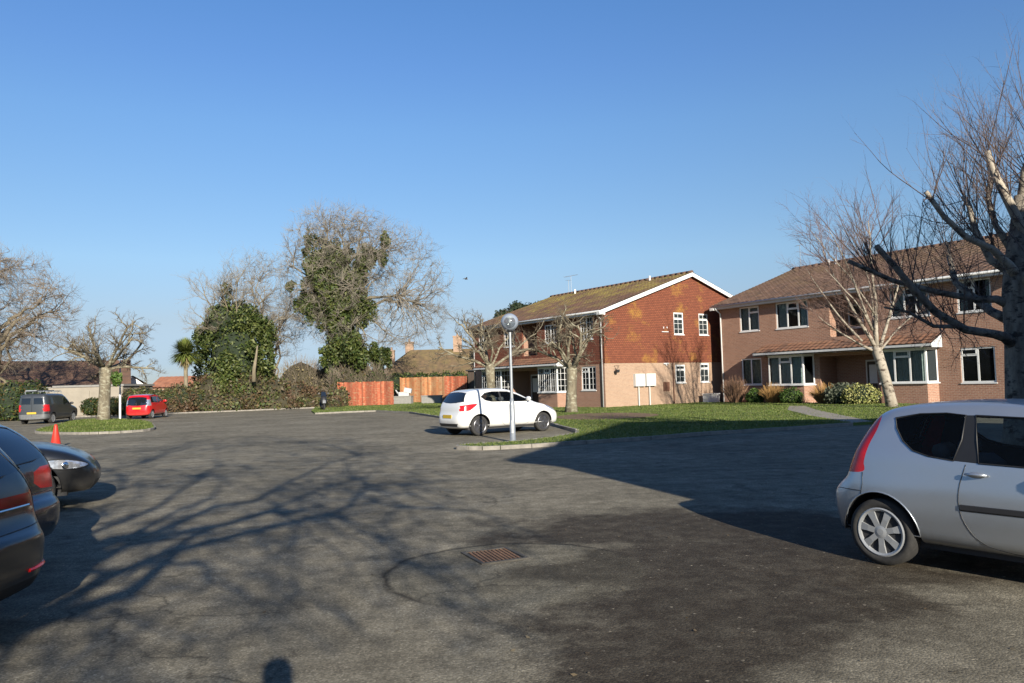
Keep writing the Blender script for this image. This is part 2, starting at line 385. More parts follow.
def sheet(name, poly, z, m, skirt=0.0, kind='structure'):
    bm = bmesh.new(); vs = [bm.verts.new((x, y, z)) for x, y in poly]
    area = sum(a[0]*b[1]-b[0]*a[1] for a, b in zip(poly, list(poly[1:])+[poly[0]]))
    for t3 in tessellate_polygon([[Vector((x, y, 0)) for x, y in poly]]):
        a, b, c = (poly[i] for i in t3); cr = (b[0]-a[0])*(c[1]-a[1])-(b[1]-a[1])*(c[0]-a[0])
        if abs(cr) < 1e-9: continue
        bm.faces.new([vs[i] for i in (t3 if cr > 0 else t3[::-1])])
    if skirt:
        lo = [bm.verts.new((x, y, z-skirt)) for x, y in poly]
        for i in range(len(vs)): bm.faces.new((vs[i], vs[(i+1) % len(vs)], lo[(i+1) % len(vs)], lo[i]))
    me = bpy.data.meshes.new(name); bm.to_mesh(me); bm.free(); me.materials.append(m)
    o = bpy.data.objects.new(name, me); COL.objects.link(o); o['kind'] = kind; return o

def kerb_line(name, pts, w=.11, h=.10, z0=0):
    mb = MB(); P = [Vector((x, y, 0)) for x, y in pts]
    L = 0
    for a, b in zip(P, P[1:]):
        d = b-a; n = max(1, round(d.length/.9)); d1 = d/n; ang = math.atan2(d.y, d.x)
        for k in range(n):
            c = a+d1*(k+.5); c.z = z0+h/2+random.uniform(-.006, .006)
            mb.obox(c, d1.length-.012, w, h, ang+random.uniform(-.006, .006))
    o = mb.build(name, M['kerb']); o['kind'] = 'structure'; return o

def inside_poly(px, py, poly):
    x0 = np.array([p[0] for p in poly]); y0 = np.array([p[1] for p in poly]); x1 = np.roll(x0, -1); y1 = np.roll(y0, -1)
    c = np.zeros(len(px), bool)
    for a, b, cc, d in zip(x0, y0, x1, y1):
        k = ((b > py) != (d > py)); xi = a+(py-b)*(cc-a)/((d-b) if d != b else 1e-9); c ^= (k & (px < xi))
    return c

def blades(name, poly, n, z, hmin=.03, hmax=.08, m=None, near=None, skip=()):
    xs = [p[0] for p in poly]; ys = [p[1] for p in poly]; out = []
    got = 0; PX = []; PY = []
    while got < n:
        x = rng.uniform(min(xs), max(xs), n*2); y = rng.uniform(min(ys), max(ys), n*2)
        keep = inside_poly(x, y, poly)
        for sk in skip: keep &= ~(inside_poly(x, y, sk) & (rng.random(n*2) < .93))
        if near: keep &= rng.random(n*2) < np.clip((near/np.hypot(x, y))**2, 0, 1)
        x = x[keep]; y = y[keep]; PX.append(x); PY.append(y); got += len(x)
        if len(PX) > 40: break
    x = np.concatenate(PX)[:n]; y = np.concatenate(PY)[:n]; n = len(x)
    a = rng.uniform(0, 2*np.pi, n); h = rng.uniform(hmin, hmax, n); w = rng.uniform(.006, .016, n)*np.clip(np.hypot(x, y)/22, 1, 3)
    dx = np.cos(a); dy = np.sin(a); le = rng.normal(0, .4, (n, 2))*h[:, None]
    V = np.zeros((n, 3, 3)); V[:, 0] = np.stack([x-dx*w, y-dy*w, np.full(n, z)], 1); V[:, 1] = np.stack([x+dx*w, y+dy*w, np.full(n, z)], 1)
    V[:, 2] = np.stack([x+le[:, 0], y+le[:, 1], z+h], 1)
    o = np_mesh(name, V.reshape(-1, 3), np.arange(n*3).reshape(-1, 3), m or M['blade']); o['kind'] = 'stuff'; o['label'] = 'short green winter grass on the lawns and verge'; o['category'] = 'grass'
    return o

# ------------------------------------------------------------------ foliage
def leaf_cloud(name, P, N, size, m, parent=None, jit=.9, aspect=1.5):
    """quads at points P (n,3) roughly facing N"""
    n = len(P); N = N+rng.normal(0, jit, (n, 3)); N /= np.linalg.norm(N, axis=1)[:, None]
    A = np.cross(N, rng.normal(0, 1, (n, 3))); A /= np.linalg.norm(A, axis=1)[:, None]; B = np.cross(N, A)
    s = size*rng.uniform(.55, 1.35, n)[:, None]
    V = np.zeros((n, 4, 3)); V[:, 0] = P-A*s*aspect*.5; V[:, 1] = P-B*s*.42; V[:, 2] = P+A*s*aspect*.5+N*s*.15; V[:, 3] = P+B*s*.42
    return np_mesh(name, V.reshape(-1, 3), np.arange(n*4).reshape(-1, 4), m, parent)

def blob_pts(blobs, n, shell=.35):
    """points near the surface of ellipsoid blobs (c, r3)"""
    w = np.array([b[1][0]*b[1][2]+b[1][1]*b[1][2]+b[1][0]*b[1][1] for b in blobs]); w = w/w.sum(); P = []; Nn = []
    for (c, r), ww in zip(blobs, w):
        k = max(8, int(n*ww)); d = rng.normal(0, 1, (k, 3)); d /= np.linalg.norm(d, axis=1)[:, None]
        q = 1-shell*rng.random(k)**1.6+rng.normal(0, .05, k)
        P.append(np.array(c)+d*np.array(r)*q[:, None]); Nn.append(d)
    return np.concatenate(P), np.concatenate(Nn)

def core(name, blobs, m, parent=None, k=.78):
    mb = MB()
    for c, r in blobs:
        n1, n2 = 10, 7; i0 = len(mb.v)
        for a in range(n2+1):
            ph = math.pi*a/n2
            for b in range(n1):
                th = 2*math.pi*b/n1; q = k*(1+.16*math.sin(3*th+c[0])*math.sin(2*ph+c[2]))
                mb.v.append((c[0]+r[0]*q*math.sin(ph)*math.cos(th), c[1]+r[1]*q*math.sin(ph)*math.sin(th), c[2]+r[2]*q*math.cos(ph)))
        for a in range(n2):
            for b in range(n1):
                mb.f.append((i0+a*n1+b, i0+(a+1)*n1+b, i0+(a+1)*n1+(b+1) % n1, i0+a*n1+(b+1) % n1)); mb.uv.append(((0, 0),)*4)
    return mb.build(name, m, parent, True)

# ------------------------------------------------------------------ bare trees
REC = []
def grow(mbs, p, d, L, r, lvl, S, rnd):
    """mbs: list of builders by level; S: dict of per-level settings"""
    nseg = S['seg'][lvl]; pts = [p.copy()]; rad = [r]; dd = d.copy(); q = p.copy(); step = L/nseg
    tip = S['tip'][lvl]
    for k in range(nseg):
        w = S['wob'][lvl]
        dd = (dd+Vector((rnd.gauss(0, w), rnd.gauss(0, w), rnd.gauss(0, w)+S['up'][lvl]))).normalized()
        q = q+dd*step; pts.append(q.copy()); rad.append(r*(1-(1-tip)*(k+1)/nseg))
    mb = mbs[min(lvl, len(mbs)-1)]
    if lvl <= 1: REC.append((lvl, [(p_.x, p_.y, p_.z) for p_ in pts]))
    mb.tube(pts, rad, S['sides'][lvl], cap=(lvl < 2))
    if lvl+1 < len(S['n']):
        nc = S['n'][lvl+1]
        for c in range(nc):
            f = S['from'][lvl+1]+(1-S['from'][lvl+1])*((c+rnd.random())/nc)
            x = f*nseg; i = min(int(x), nseg-1); t = x-i
            bp = pts[i].lerp(pts[i+1], t); br = (rad[i]*(1-t)+rad[i+1]*t)
            tang = (pts[i+1]-pts[i]).normalized()
            side = tang.orthogonal().normalized(); side.rotate(Matrix.Rotation(rnd.uniform(0, 2*math.pi), 3, tang))
            a = S['ang'][lvl+1]*rnd.uniform(.65, 1.25); nd = tang*math.cos(a)+side*math.sin(a)
            cl = L*S['len'][lvl+1]*rnd.uniform(.6, 1.2)*(1.08-.25*f)
            grow(mbs, bp, nd, cl, min(br*.8, r*S['rr'][lvl+1]), lvl+1, S, rnd)

def bez(a, b, sag, n, jit, rnd, d0=None):
    # curve from a to b leaving a along d0 (or outwards/up), jittered
    L = (b-a).length; m = a.lerp(b, .5)+Vector((0, 0, sag*L))
    if d0 is not None: m = (m+a+d0*L*.5)/2
    out = []
    for k in range(n+1):
        t = k/n; p = a*(1-t)**2+m*2*t*(1-t)+b*t*t
        if 0 < k < n: p = p+Vector((rnd.gauss(0, jit), rnd.gauss(0, jit), rnd.gauss(0, jit)))*L
        out.append(p)
    return out

def dome_tree(name, label, base, tp, tr, E, nl, ns, nt, seed, mats, zmin=3.0, r0=.2, cat='tree', rt=1.0):
    rnd = random.Random(seed); t = empty(name, base, 0, label, cat); tb, cb = MB(), MB()
    T = [Vector(p) for p in tp]; tb.tube(T, tr, 12)
    def samp(lo, hi):
        for _ in range(200):
            w = [r[0]*r[2] for c, r in E]; c, r = rnd.choices(E, w)[0]
            d = Vector((rnd.gauss(0, 1), rnd.gauss(0, 1), rnd.gauss(0, 1))).normalized(); f = rnd.uniform(lo, hi); p = Vector((c[0]+d.x*r[0]*f, c[1]+d.y*r[1]*f, c[2]+d.z*r[2]*f))
            if p.z < zmin: continue
            if lo > .7 and any(((p.x-c2[0])/r2[0])**2+((p.y-c2[1])/r2[1])**2+((p.z-c2[2])/r2[2])**2 < .62 for c2, r2 in E if c2 is not c): continue
            return p
        return p
    limbs = []; LP = []
    for k in range(nl):
        q = samp(.35, .72); i = len(T)-1-rnd.choice([0, 0, 1, 1, 2]) if len(T) > 3 else len(T)-1
        a = T[i].lerp(T[max(0, i-1)], rnd.uniform(0, .7)); P_ = bez(a, q, .10, 8, .028, rnd); r_ = r0*rnd.uniform(.7, 1.15)
        R_ = [r_*(1-.68*j/8) for j in range(9)]; tb.tube(P_, R_, 7); limbs.append(P_)
        REC.append((0, [(p.x, p.y, p.z) for p in P_]))
        for j in range(2, 9): LP.append((P_[j], R_[j], (P_[j]-P_[j-1]).normalized()))
    A = np.array([tuple(x[0]) for x in LP]); SP = []
    for k in range(ns):
        q = samp(.84, 1.0); d = np.linalg.norm(A-np.array(q), axis=1)+np.abs(rng.normal(0, .5, len(A))); i = int(d.argmin()); a, ra, da = LP[i]
        P_ = bez(a, q, .04, 7, .03, rnd, da); r_ = min(ra*.7, .055*rt); R_ = [r_*(1-.78*j/7) for j in range(8)]; cb.tube(P_, R_, 4, cap=False)
        for j in range(2, 8): SP.append((P_[j], max(R_[j], .010*rt), (P_[j]-P_[j-1]).normalized()))
    Bp = np.array([tuple(x[0]) for x in SP])
    for k in range(nt):
        q = samp(.66, 1.06); d = np.linalg.norm(Bp-np.array(q), axis=1); d[d < .25] = 9; i = int(d.argmin())
        if d[i] > 2.6: continue
        a, ra, da = SP[i]; P_ = bez(a, q, .02, 4, .045, rnd, da); r_ = min(ra, .017*rt); cb.tube(P_, [r_, r_*.85, r_*.7, r_*.55, r_*.4], 3, cap=False)
        for m in range(4):
            o = P_[rnd.choice([1, 2, 3, 4])]; dd = ((P_[-1]-P_[0]).normalized()+Vector((rnd.gauss(0, .5), rnd.gauss(0, .5), rnd.gauss(.15, .45)))).normalized(); l = rnd.uniform(.3, .85)
            cb.tube([o, o+dd*l*.5+Vector((0, 0, .03)), o+dd*l+Vector((0, 0, .1*l))], [r_*.55, r_*.42, r_*.25], 3, cap=False)
    tb.build('trunk', mats[0], t, True); cb.build('crown', mats[1], t); return t

def bare_tree(name, label, base, S, mats, trunk, limbs, seed, cat='tree', group=None, thin=False):
    rnd = random.Random(seed); t = empty(name, base, 0, label, cat, group)
    tb, cb = MB(), MB()
    pts = [Vector(p) for p in trunk[0]]; tb.tube(pts, trunk[1], 12)
    for (p, d, L, r) in limbs:
        grow([tb, cb, cb] if thin else [tb, tb, cb], Vector(p), Vector(d).normalized(), L, r, 0, S, rnd)
    tb.build('trunk', mats[0], t, True); (cb.build('crown', mats[1], t) if cb.v else None)
    return t

# ------------------------------------------------------------------ cars
def gsmooth(a, s):
    k = int(3*s)+1; x = np.arange(-k, k+1); w = np.exp(-.5*(x/s)**2); w /= w.sum()
    return np.convolve(np.pad(a, k, mode='edge'), w, mode='valid')

def sdf_poly(px, pz, poly):
    x0 = np.array([p[0] for p in poly]); z0 = np.array([p[1] for p in poly]); x1 = np.roll(x0, -1); z1 = np.roll(z0, -1)
    best = np.full(px.shape, 1e9); ins = np.zeros(px.shape, bool)
    for a, b, c, d in zip(x0, z0, x1, z1):
        ex, ez = c-a, d-b; l2 = ex*ex+ez*ez+1e-12
        t = np.clip(((px-a)*ex+(pz-b)*ez)/l2, 0, 1); dx = px-(a+t*ex); dz = pz-(b+t*ez)
        best = np.minimum(best, dx*dx+dz*dz)
        k = ((b > pz) != (d > pz)); xi = a+(pz-b)*ex/(ez if abs(ez) > 1e-9 else 1e-9); ins ^= (k & (px < xi))
    s = np.sqrt(best); return np.where(ins, -s, s)

def smax(a, b, k):
    h = np.clip(k-np.abs(a-b), 0, None)/k; return np.maximum(a, b)+h*h*k*.25

def car_surface(sp, ns, na, nf):
    sil = smooth_closed(sp['sil'], 5); L = sp['L']; W = sp['W']
    zt = np.linspace(0, 2.2, 221); zp = gsmooth(np.interp(zt, [a for a, _ in sp['zprof']], [b for _, b in sp['zprof']]), sp.get('zs', 3))
    xt = np.linspace(0, L, 400); xn = np.abs(2*xt/L-1); pl = (1-.995*xn**sp.get('pn', 8))**(1/sp.get('pn', 8))
    pl = pl*(1-sp.get('taper', .06)*xn**2.5)
    xa, xb, zc = sp.get('xa', .7), L-sp.get('xb', .75), sp.get('zc', .6)
    dirs = []; org = []
    def f(P):
        x, y, z = P[..., 0], P[..., 1], P[..., 2]; ay = np.abs(y)
        s = sdf_poly(x, z, sil)+sp.get('crown', .055)*(ay/W)**2.2
        S = W*np.interp(z, zt, zp)*np.interp(x, xt, pl)
        for (fx, fz, rx, rz, amt) in sp.get('flare', []):
            S = S+amt*np.exp(-((x-fx)/rx)**2-((z-fz)/rz)**2)
        return smax(s, (ay-S)*.95, sp.get('k', .10))
    th = np.linspace(0, 2*np.pi, na, endpoint=False)
    rows = []
    for e in np.linspace(np.pi/2, 0, nf, endpoint=False):
        rows.append((xa, -math.sin(e), math.cos(e)))
    for x in np.linspace(xa, xb, ns): rows.append((x, 0, 1))
    for e in np.linspace(0, np.pi/2, nf+1)[1:]: rows.append((xb, math.sin(e), math.cos(e)))
    ni = len(rows)
    O = np.zeros((ni, na, 3)); D = np.zeros((ni, na, 3))
    for i, (x, dx, c) in enumerate(rows):
        O[i, :, 0] = x; O[i, :, 2] = zc; D[i, :, 0] = dx; D[i, :, 1] = c*np.sin(th); D[i, :, 2] = -c*np.cos(th)
    lo = np.zeros((ni, na)); hi = np.full((ni, na), 1.8)
    for _ in range(16):
        mid = (lo+hi)/2; v = f(O+D*mid[..., None]); ins = v < 0; lo = np.where(ins, mid, lo); hi = np.where(ins, hi, mid)
    return O+D*((lo+hi)/2)[..., None]

def bm_cut(bm, poly, ax, test):
    """cut faces by the closed polygon (in axes ax) where test(face normal, centre)"""
    xs = [p[0] for p in poly]; ys = [p[1] for p in poly]; m = .12
    cand = set()
    for f in bm.faces:
        c = f.calc_center_median()
        if min(xs)-m < c[ax[0]] < max(xs)+m and min(ys)-m < c[ax[1]] < max(ys)+m and test(f.normal, c): cand.add(f)
    other = 3-ax[0]-ax[1]; n = len(poly)
    for i in range(n):
        a, b = poly[i], poly[(i+1) % n]; mx, my = (a[0]+b[0])/2, (a[1]+b[1])/2; hl = math.hypot(b[0]-a[0], b[1]-a[1])/2
        if hl < 1e-6: continue
        loc = []
        for f in cand:
            x0 = min(v.co[ax[0]] for v in f.verts); x1 = max(v.co[ax[0]] for v in f.verts); y0 = min(v.co[ax[1]] for v in f.verts); y1 = max(v.co[ax[1]] for v in f.verts)
            if x1 < min(a[0], b[0])-1e-4 or x0 > max(a[0], b[0])+1e-4 or y1 < min(a[1], b[1])-1e-4 or y0 > max(a[1], b[1])+1e-4: continue
            loc.append(f)
        if not loc: continue
        no = [0, 0, 0]; no[ax[0]] = b[1]-a[1]; no[ax[1]] = -(b[0]-a[0]); co = [0, 0, 0]; co[ax[0]] = mx; co[ax[1]] = my
        geom = set(loc)
        for f in loc: geom.update(f.edges); geom.update(f.verts)
        for f in loc: cand.discard(f)
        r = bmesh.ops.bisect_plane(bm, geom=list(geom), dist=1e-5, plane_co=co, plane_no=no)
        for g in r['geom']:
            if isinstance(g, bmesh.types.BMFace) and g.is_valid: cand.add(g)
        for f in loc:
            if f.is_valid: cand.add(f)

SIDE = lambda s: (lambda n, c: n.y*s > .25 and c.y*s > .2)
REAR = lambda n, c: n.x < -.12 and c.x < 1.4
FRONT = lambda L: (lambda n, c: (n.x > .12 or n.z > .5) and c.x > L*.45)
TOP = lambda n, c: n.z > .3

def make_wheel(parent, x, y, R_, w, side, style, rimmat):
    """wheel centred at (x,y,R_), outer face towards side (+1/-1 in y)"""
    rot = Matrix.Translation((x, y, R_)) @ Matrix.Rotation(-side*math.pi/2, 4, 'X')
    rr = R_*style.get('rim', .66)
    h = MB(); h.lathe([(0, -.02), (rr*.98, -.02), (rr*.98, -w*.8), (0, -w*.8)], 28, rot)
    hub = h.build('wheel', M['dark'], parent, False)
    t = MB(); e = .022
    t.lathe([(rr, -w+.02), (R_-e*1.6, -w), (R_-e*.4, -w+e*.5), (R_, -w+e*1.6), (R_, -e*1.6), (R_-e*.35, -e*.5), (R_-e*1.7, .004), (rr+.035, .006), (rr, -.004), (rr-.006, -.02)], 44, rot)
    t.build('tyre', M['rubber'], hub, True)
    rm = MB(); n = style['spokes']
    rm.lathe([(rr-.002, -.05), (rr+.004, .0), (rr-.008, .006), (rr-.026, -.004), (rr-.034, -.05)], 44, rot)
    hubr = rr*style.get('hub', .22)
    rm.lathe([(0.0001, .006), (hubr*.5, .005), (hubr, -.002), (hubr*1.15, -.03)], 24, rot)
    for k in range(n):
        a0 = 2*math.pi*k/n+style.get('ph', 0)
        offs = style.get('twin', (0,))
        for o_ in offs:
            a = a0+o_; w0, w1 = style['w0']*rr, style['w1']*rr; c, s = math.cos(a), math.sin(a)
            def P(r_, t_, z_): return rot @ Vector((r_*c-t_*s, r_*s+t_*c, z_))
            r0, r1 = hubr*.8, rr-.02; zi, zo = -.002, -.006; rmid = (r0+r1)/2; wm = (w0+w1)/2*style.get('waist', .9)
            q = [(r0, w0, zi), (rmid, wm, zo+.006), (r1, w1, zo)]
            for (ra, wa, za), (rb, wb, zb) in zip(q, q[1:]):
                rm.quad(P(ra, -wa, za), P(rb, -wb, zb), P(rb, wb, zb), P(ra, wa, za))
                rm.quad(P(ra, -wa, za-.03), P(rb, -wb, zb-.03), P(rb, -wb, zb), P(ra, -wa, za))
                rm.quad(P(ra, wa, za), P(rb, wb, zb), P(rb, wb, zb-.03), P(ra, wa, za-.03))
    rm.build('rim', rimmat, hub, False)
    return hub

def make_car(name, label, loc, head, sp, scale=1.0):
    car = empty(name, (loc[0], loc[1], 0), R(head), label, sp.get('cat', 'car')); car.scale = (scale,)*3
    lod = sp.get('lod', 1.0); L = sp['L']; W = sp['W']
    ns, na, nf = int(70*lod), int(88*lod), int(26*lod)
    S = car_surface(sp, ns, na, nf); ni = S.shape[0]
    bm = bmesh.new(); vs = [[bm.verts.new(S[i, j]) for j in range(na)] for i in range(1, ni-1)]
    p0 = bm.verts.new(S[0].mean(0)); p1 = bm.verts.new(S[-1].mean(0))
    for i in range(len(vs)-1):
        for j in range(na): bm.faces.new((vs[i][j], vs[i][(j+1) % na], vs[i+1][(j+1) % na], vs[i+1][j]))
    for j in range(na):
        bm.faces.new((p0, vs[0][(j+1) % na], vs[0][j])); bm.faces.new((p1, vs[-1][j], vs[-1][(j+1) % na]))
    bm.normal_update()
    bmesh.ops.recalc_face_normals(bm, faces=bm.faces); bm.normal_update()
    bvh = BVHTree.FromBMesh(bm)
    regions = []   # (name, polygon, axes, test, material, parent)
    archs = []
    for wx in sp['wheels']:
        Ra = sp['R']*1.12+.02; cz = sp['R']+.01
        poly = [(wx+Ra*math.cos(a), cz+Ra*math.sin(a)) for a in np.linspace(0, 2*math.pi, 40, endpoint=False)]
        archs.append((wx, cz, Ra, poly))
        for s in (1, -1): regions.append(('ARCH', poly, (0, 2), (lambda s: (lambda n, c: c.y*s > .3))(s), None))
    for nm, pts, ax, where, mt, sm in sp['regions']:
        poly = smooth_closed(pts, 5) if sm else pts
        tests = {'side': [SIDE(1), SIDE(-1)], 'rear': [REAR], 'front': [FRONT(L)], 'top': [TOP], 'lamp': [lambda n, c: c.y > .3 and n.z < .75, lambda n, c: c.y < -.3 and n.z < .75]}[where]
        for te in tests: regions.append((nm, poly, ax, te, mt))
    for nm, poly, ax, te, mt in regions: bm_cut(bm, poly, ax, te)
    bm.normal_update()
    F = list(bm.faces); C = np.array([f.calc_center_median() for f in F]); own = np.full(len(F), -1)
    for k, (nm, poly, ax, te, mt) in enumerate(regions):
        ins = inside_poly(C[:, ax[0]], C[:, ax[1]], poly)
        for i in np.nonzero(ins)[0]:
            if own[i] == -1 or (regions[own[i]][0] != 'ARCH' and nm == 'ARCH'):
                if te(F[i].normal, F[i].calc_center_median()): own[i] = k
    def extract(sel, nm, mt, parent, off=0.0):
        idx = {}; V = []; Fc = []
        for f in sel:
            row = []
            for v in f.verts:
                if v.index not in idx:
                    idx[v.index] = len(V); V.append(tuple(v.co+v.normal*off))
                row.append(idx[v.index])
            Fc.append(row)
        me = bpy.data.meshes.new(nm); me.from_pydata(V, [], Fc); me.materials.append(mt)
        me.polygons.foreach_set('use_smooth', [True]*len(me.polygons)); me.update()
        o = bpy.data.objects.new(nm, me); COL.objects.link(o); o.parent = parent; return o
    bm.verts.index_update()
    body_faces = [F[i] for i in range(len(F)) if own[i] == -1]
    body = extract(body_faces, 'body', sp['paint'], car)
    if sp.get('interior'): extract([f for f in body_faces if f.calc_center_median().z > .3], 'lining', M['dark'], body, -.035)
    for k, (nm, poly, ax, te, mt) in enumerate(regions):
        if nm == 'ARCH': continue
        sel = [F[i] for i in np.nonzero(own == k)[0]]
        if sel: extract(sel, nm, mt, car)
    bm.free()
    # projected trim lines
    def project(poly, ax, s=1, closed=True, off=.0015):
        out = []
        for a, b in poly:
            if ax == 'side': o = Vector((a, s*2, b)); d = Vector((0, -s, 0))
            elif ax == 'rear': o = Vector((-1, a, b)); d = Vector((1, 0, 0))
            elif ax == 'diag': o = Vector((L-.33+1.0+.86*a, s*(W*.86+1.72-.5*a), b)); d = Vector((-.5, -s*.86, 0))
            elif ax == 'top': o = Vector((a, b, 3)); d = Vector((0, 0, -1))
            else: o = Vector((L+1, a, b)); d = Vector((-1, 0, 0))
            h = bvh.ray_cast(o, d)
            if h[0] is not None: out.append(h[0]+h[1]*off)
        return out
    lines = sp.get('lines', []); seals = [(r[1], r[5], {(0, 2): 'side', (1, 2): r[3]}[r[2]], True, .007) for r in sp['regions'] if r[2] != (0, 1) and 'win' in r[0] or 'windscreen' in r[0]]
    sm_ = MB()
    for pts, sm, ax, cl, rad in seals:
        poly = smooth_closed(pts, 5) if sm else pts
        for s in ((1, -1) if ax == 'side' else (1,)):
            q = project(poly, ax, s)
            if len(q) > 3: sm_.tube(q, rad, 5, closed=True)
    if sm_.v: sm_.build('window_seal', M['seal'], car, True)
    jm = MB()
    for pts, ax, cl in lines:
        dense = []
        P = pts+[pts[0]] if cl else pts
        for a, b in zip(P, P[1:]):
            n = max(2, int(math.hypot(b[0]-a[0], b[1]-a[1])/.04))
            dense += [(a[0]+(b[0]-a[0])*k/n, a[1]+(b[1]-a[1])*k/n) for k in range(n)]
        dense.append(P[-1]) if not cl else None
        # soften corners
        if len(dense) > 6:
            d2 = [dense[0]]+[((dense[i-1][0]+dense[i][0]*2+dense[i+1][0])/4, (dense[i-1][1]+dense[i][1]*2+dense[i+1][1])/4) for i in range(1, len(dense)-1)]+[dense[-1]]
            dense = d2
        for s in ((1, -1) if ax == 'side' else (1,)):
            q = project(dense, ax, s, off=-.0005)
            if len(q) > 2: jm.tube(q, .0045, 4, closed=cl)
    if jm.v: jm.build('panel_gap', M['seal'], body, True)
    # arches
    for wx, cz, Ra, poly in archs:
        for s in (1, -1):
            am = MB()
            q = project(poly, 'side', s, off=.002)
            q = [p for p in q if p.z > sp['sill']+.05 and abs(p.y) > W*.7]
            if len(q) > 3:
                q = sorted(q, key=lambda p: math.atan2(p.z-cz, p.x-wx)); 
                lip = MB(); lip.tube(q, .012*sp.get('lip', .7), 6); lip.build('arch_lip', sp.get('lipmat', sp['paint']), body, True)
            ang = np.linspace(-.08, math.pi+.08, 22); y0, y1 = s*(W-.06), s*(W-.42)
            for a, b in zip(ang, ang[1:]):
                P = lambda t, y: (wx+Ra*1.01*math.cos(t), y, cz+Ra*1.01*math.sin(t))
                am.quad(P(a, y0), P(b, y0), P(b, y1), P(a, y1))
            cc = [(wx+Ra*1.01*math.cos(t), y1, cz+Ra*1.01*math.sin(t)) for t in ang]; am.poly(cc)
            am.build('wheel_arch', M['dark'], car)
    um = MB(); um.box(.35, L-.4, -W*.8, W*.8, sp['sill']-.03, sp['sill']+.12); um.build('underbody', M['dark'], car)
    # wheels
    for wx in sp['wheels']:
        for s in (1, -1): make_wheel(car, wx, s*(W-sp.get('inset', .035)), sp['R'], .19, s, sp['style'], sp['rimmat'])
    # handles, mirrors, plates, extras
    for hx, hz in sp.get('handles', []):
        for s in (1, -1):
            q = project([(hx, hz)], 'side', s)
            if q:
                h = MB(); p = q[0]; h.lathe([(.0001, 0), (.035, .0), (.03, .018), (.001, .028)], 16, Matrix.Translation(p) @ Matrix.Rotation(-s*math.pi/2, 4, 'X') @ Matrix.Diagonal((2.1, .75, .35, 1)))
                h.tube([p+Vector((-.085, s*.02, .006)), p+Vector((-.03, s*.036, .008)), p+Vector((.03, s*.036, .008)), p+Vector((.085, s*.02, .006))], [.010, .014, .014, .010], 8)
                h.build('door_handle', sp['paint'], car, True)
                l = MB(); l.lathe([(.0001, .004), (.012, .004), (.013, 0)], 12, Matrix.Translation(p+Vector((-.015, 0, -.085))) @ Matrix.Rotation(-s*math.pi/2, 4, 'X')); l.build('lock', M['chrome'], car, True) if sp.get('lock') else None
    if sp.get('mirror'):
        mx, mz = sp['mirror']
        for s in (1, -1):
            q = project([(mx, mz)], 'side', s); p = q[0]
            h = MB(); h.lathe([(.001, -.11), (.055, -.095), (.075, -.03), (.072, .05), (.05, .10), (.001, .115)], 14, Matrix.Translation(p+Vector((0, s*.13, .03))) @ Matrix.Rotation(math.pi/2, 4, 'X') @ Matrix.Diagonal((.8, 1, 1, 1)))
            h.tube([p+Vector((0, -s*.03, -.02)), p+Vector((0, s*.08, 0))], .03, 8)
            h.build('wing_mirror', sp.get('mirrormat', sp['paint']), car, True)
    if sp.get('plate'):
        px_, pz, side = sp['plate']; q = project([(0, pz)], side)
        if q:
            p = q[0]; s = -1 if side == 'rear' else 1; b = MB(); b.box(p.x+min(0, s*.02), p.x+max(0, s*.02), -.26, .26, pz-.055, pz+.055); b.build('number_plate', M['plate_y'] if side == 'rear' else M['white'], car)
    for fn in sp.get('extra', []): fn(car, body, project)
    if sp.get('interior'):
        for yy in (.34, -.34):
            b = MB(); x0 = sp['seat_x']
            b.tube([(x0+.1, yy, .42), (x0+.05, yy, .55), (x0-.05, yy, .8), (x0-.14, yy, 1.0)], [.16, .2, .22, .16], 10)
            b.tube([(x0-.16, yy-.09, 1.12), (x0-.16, yy+.09, 1.12)], [.075, .075], 10); b.tube([(x0, yy, .42), (x0+.45, yy, .45)], [.17, .17], 10)
            b.build('seat', M['seat'], car, True)
        b = MB(); b.tube([(x0-.95, -.55, .75), (x0-.95, .55, .75)], .2, 10); b.tube([(x0-.98, -.35, 1.02), (x0-.98, -.15, 1.02)], .07, 8); b.tube([(x0-.98, .35, 1.02), (x0-.98, .15, 1.02)], .07, 8)
        b.build('seat', M['seat'], car, True)
        b = MB(); b.tube([(x0+.95, -.6, .82), (x0+.95, .6, .82)], .16, 10); b.build('dashboard', M['dark'], car, True)
    return car

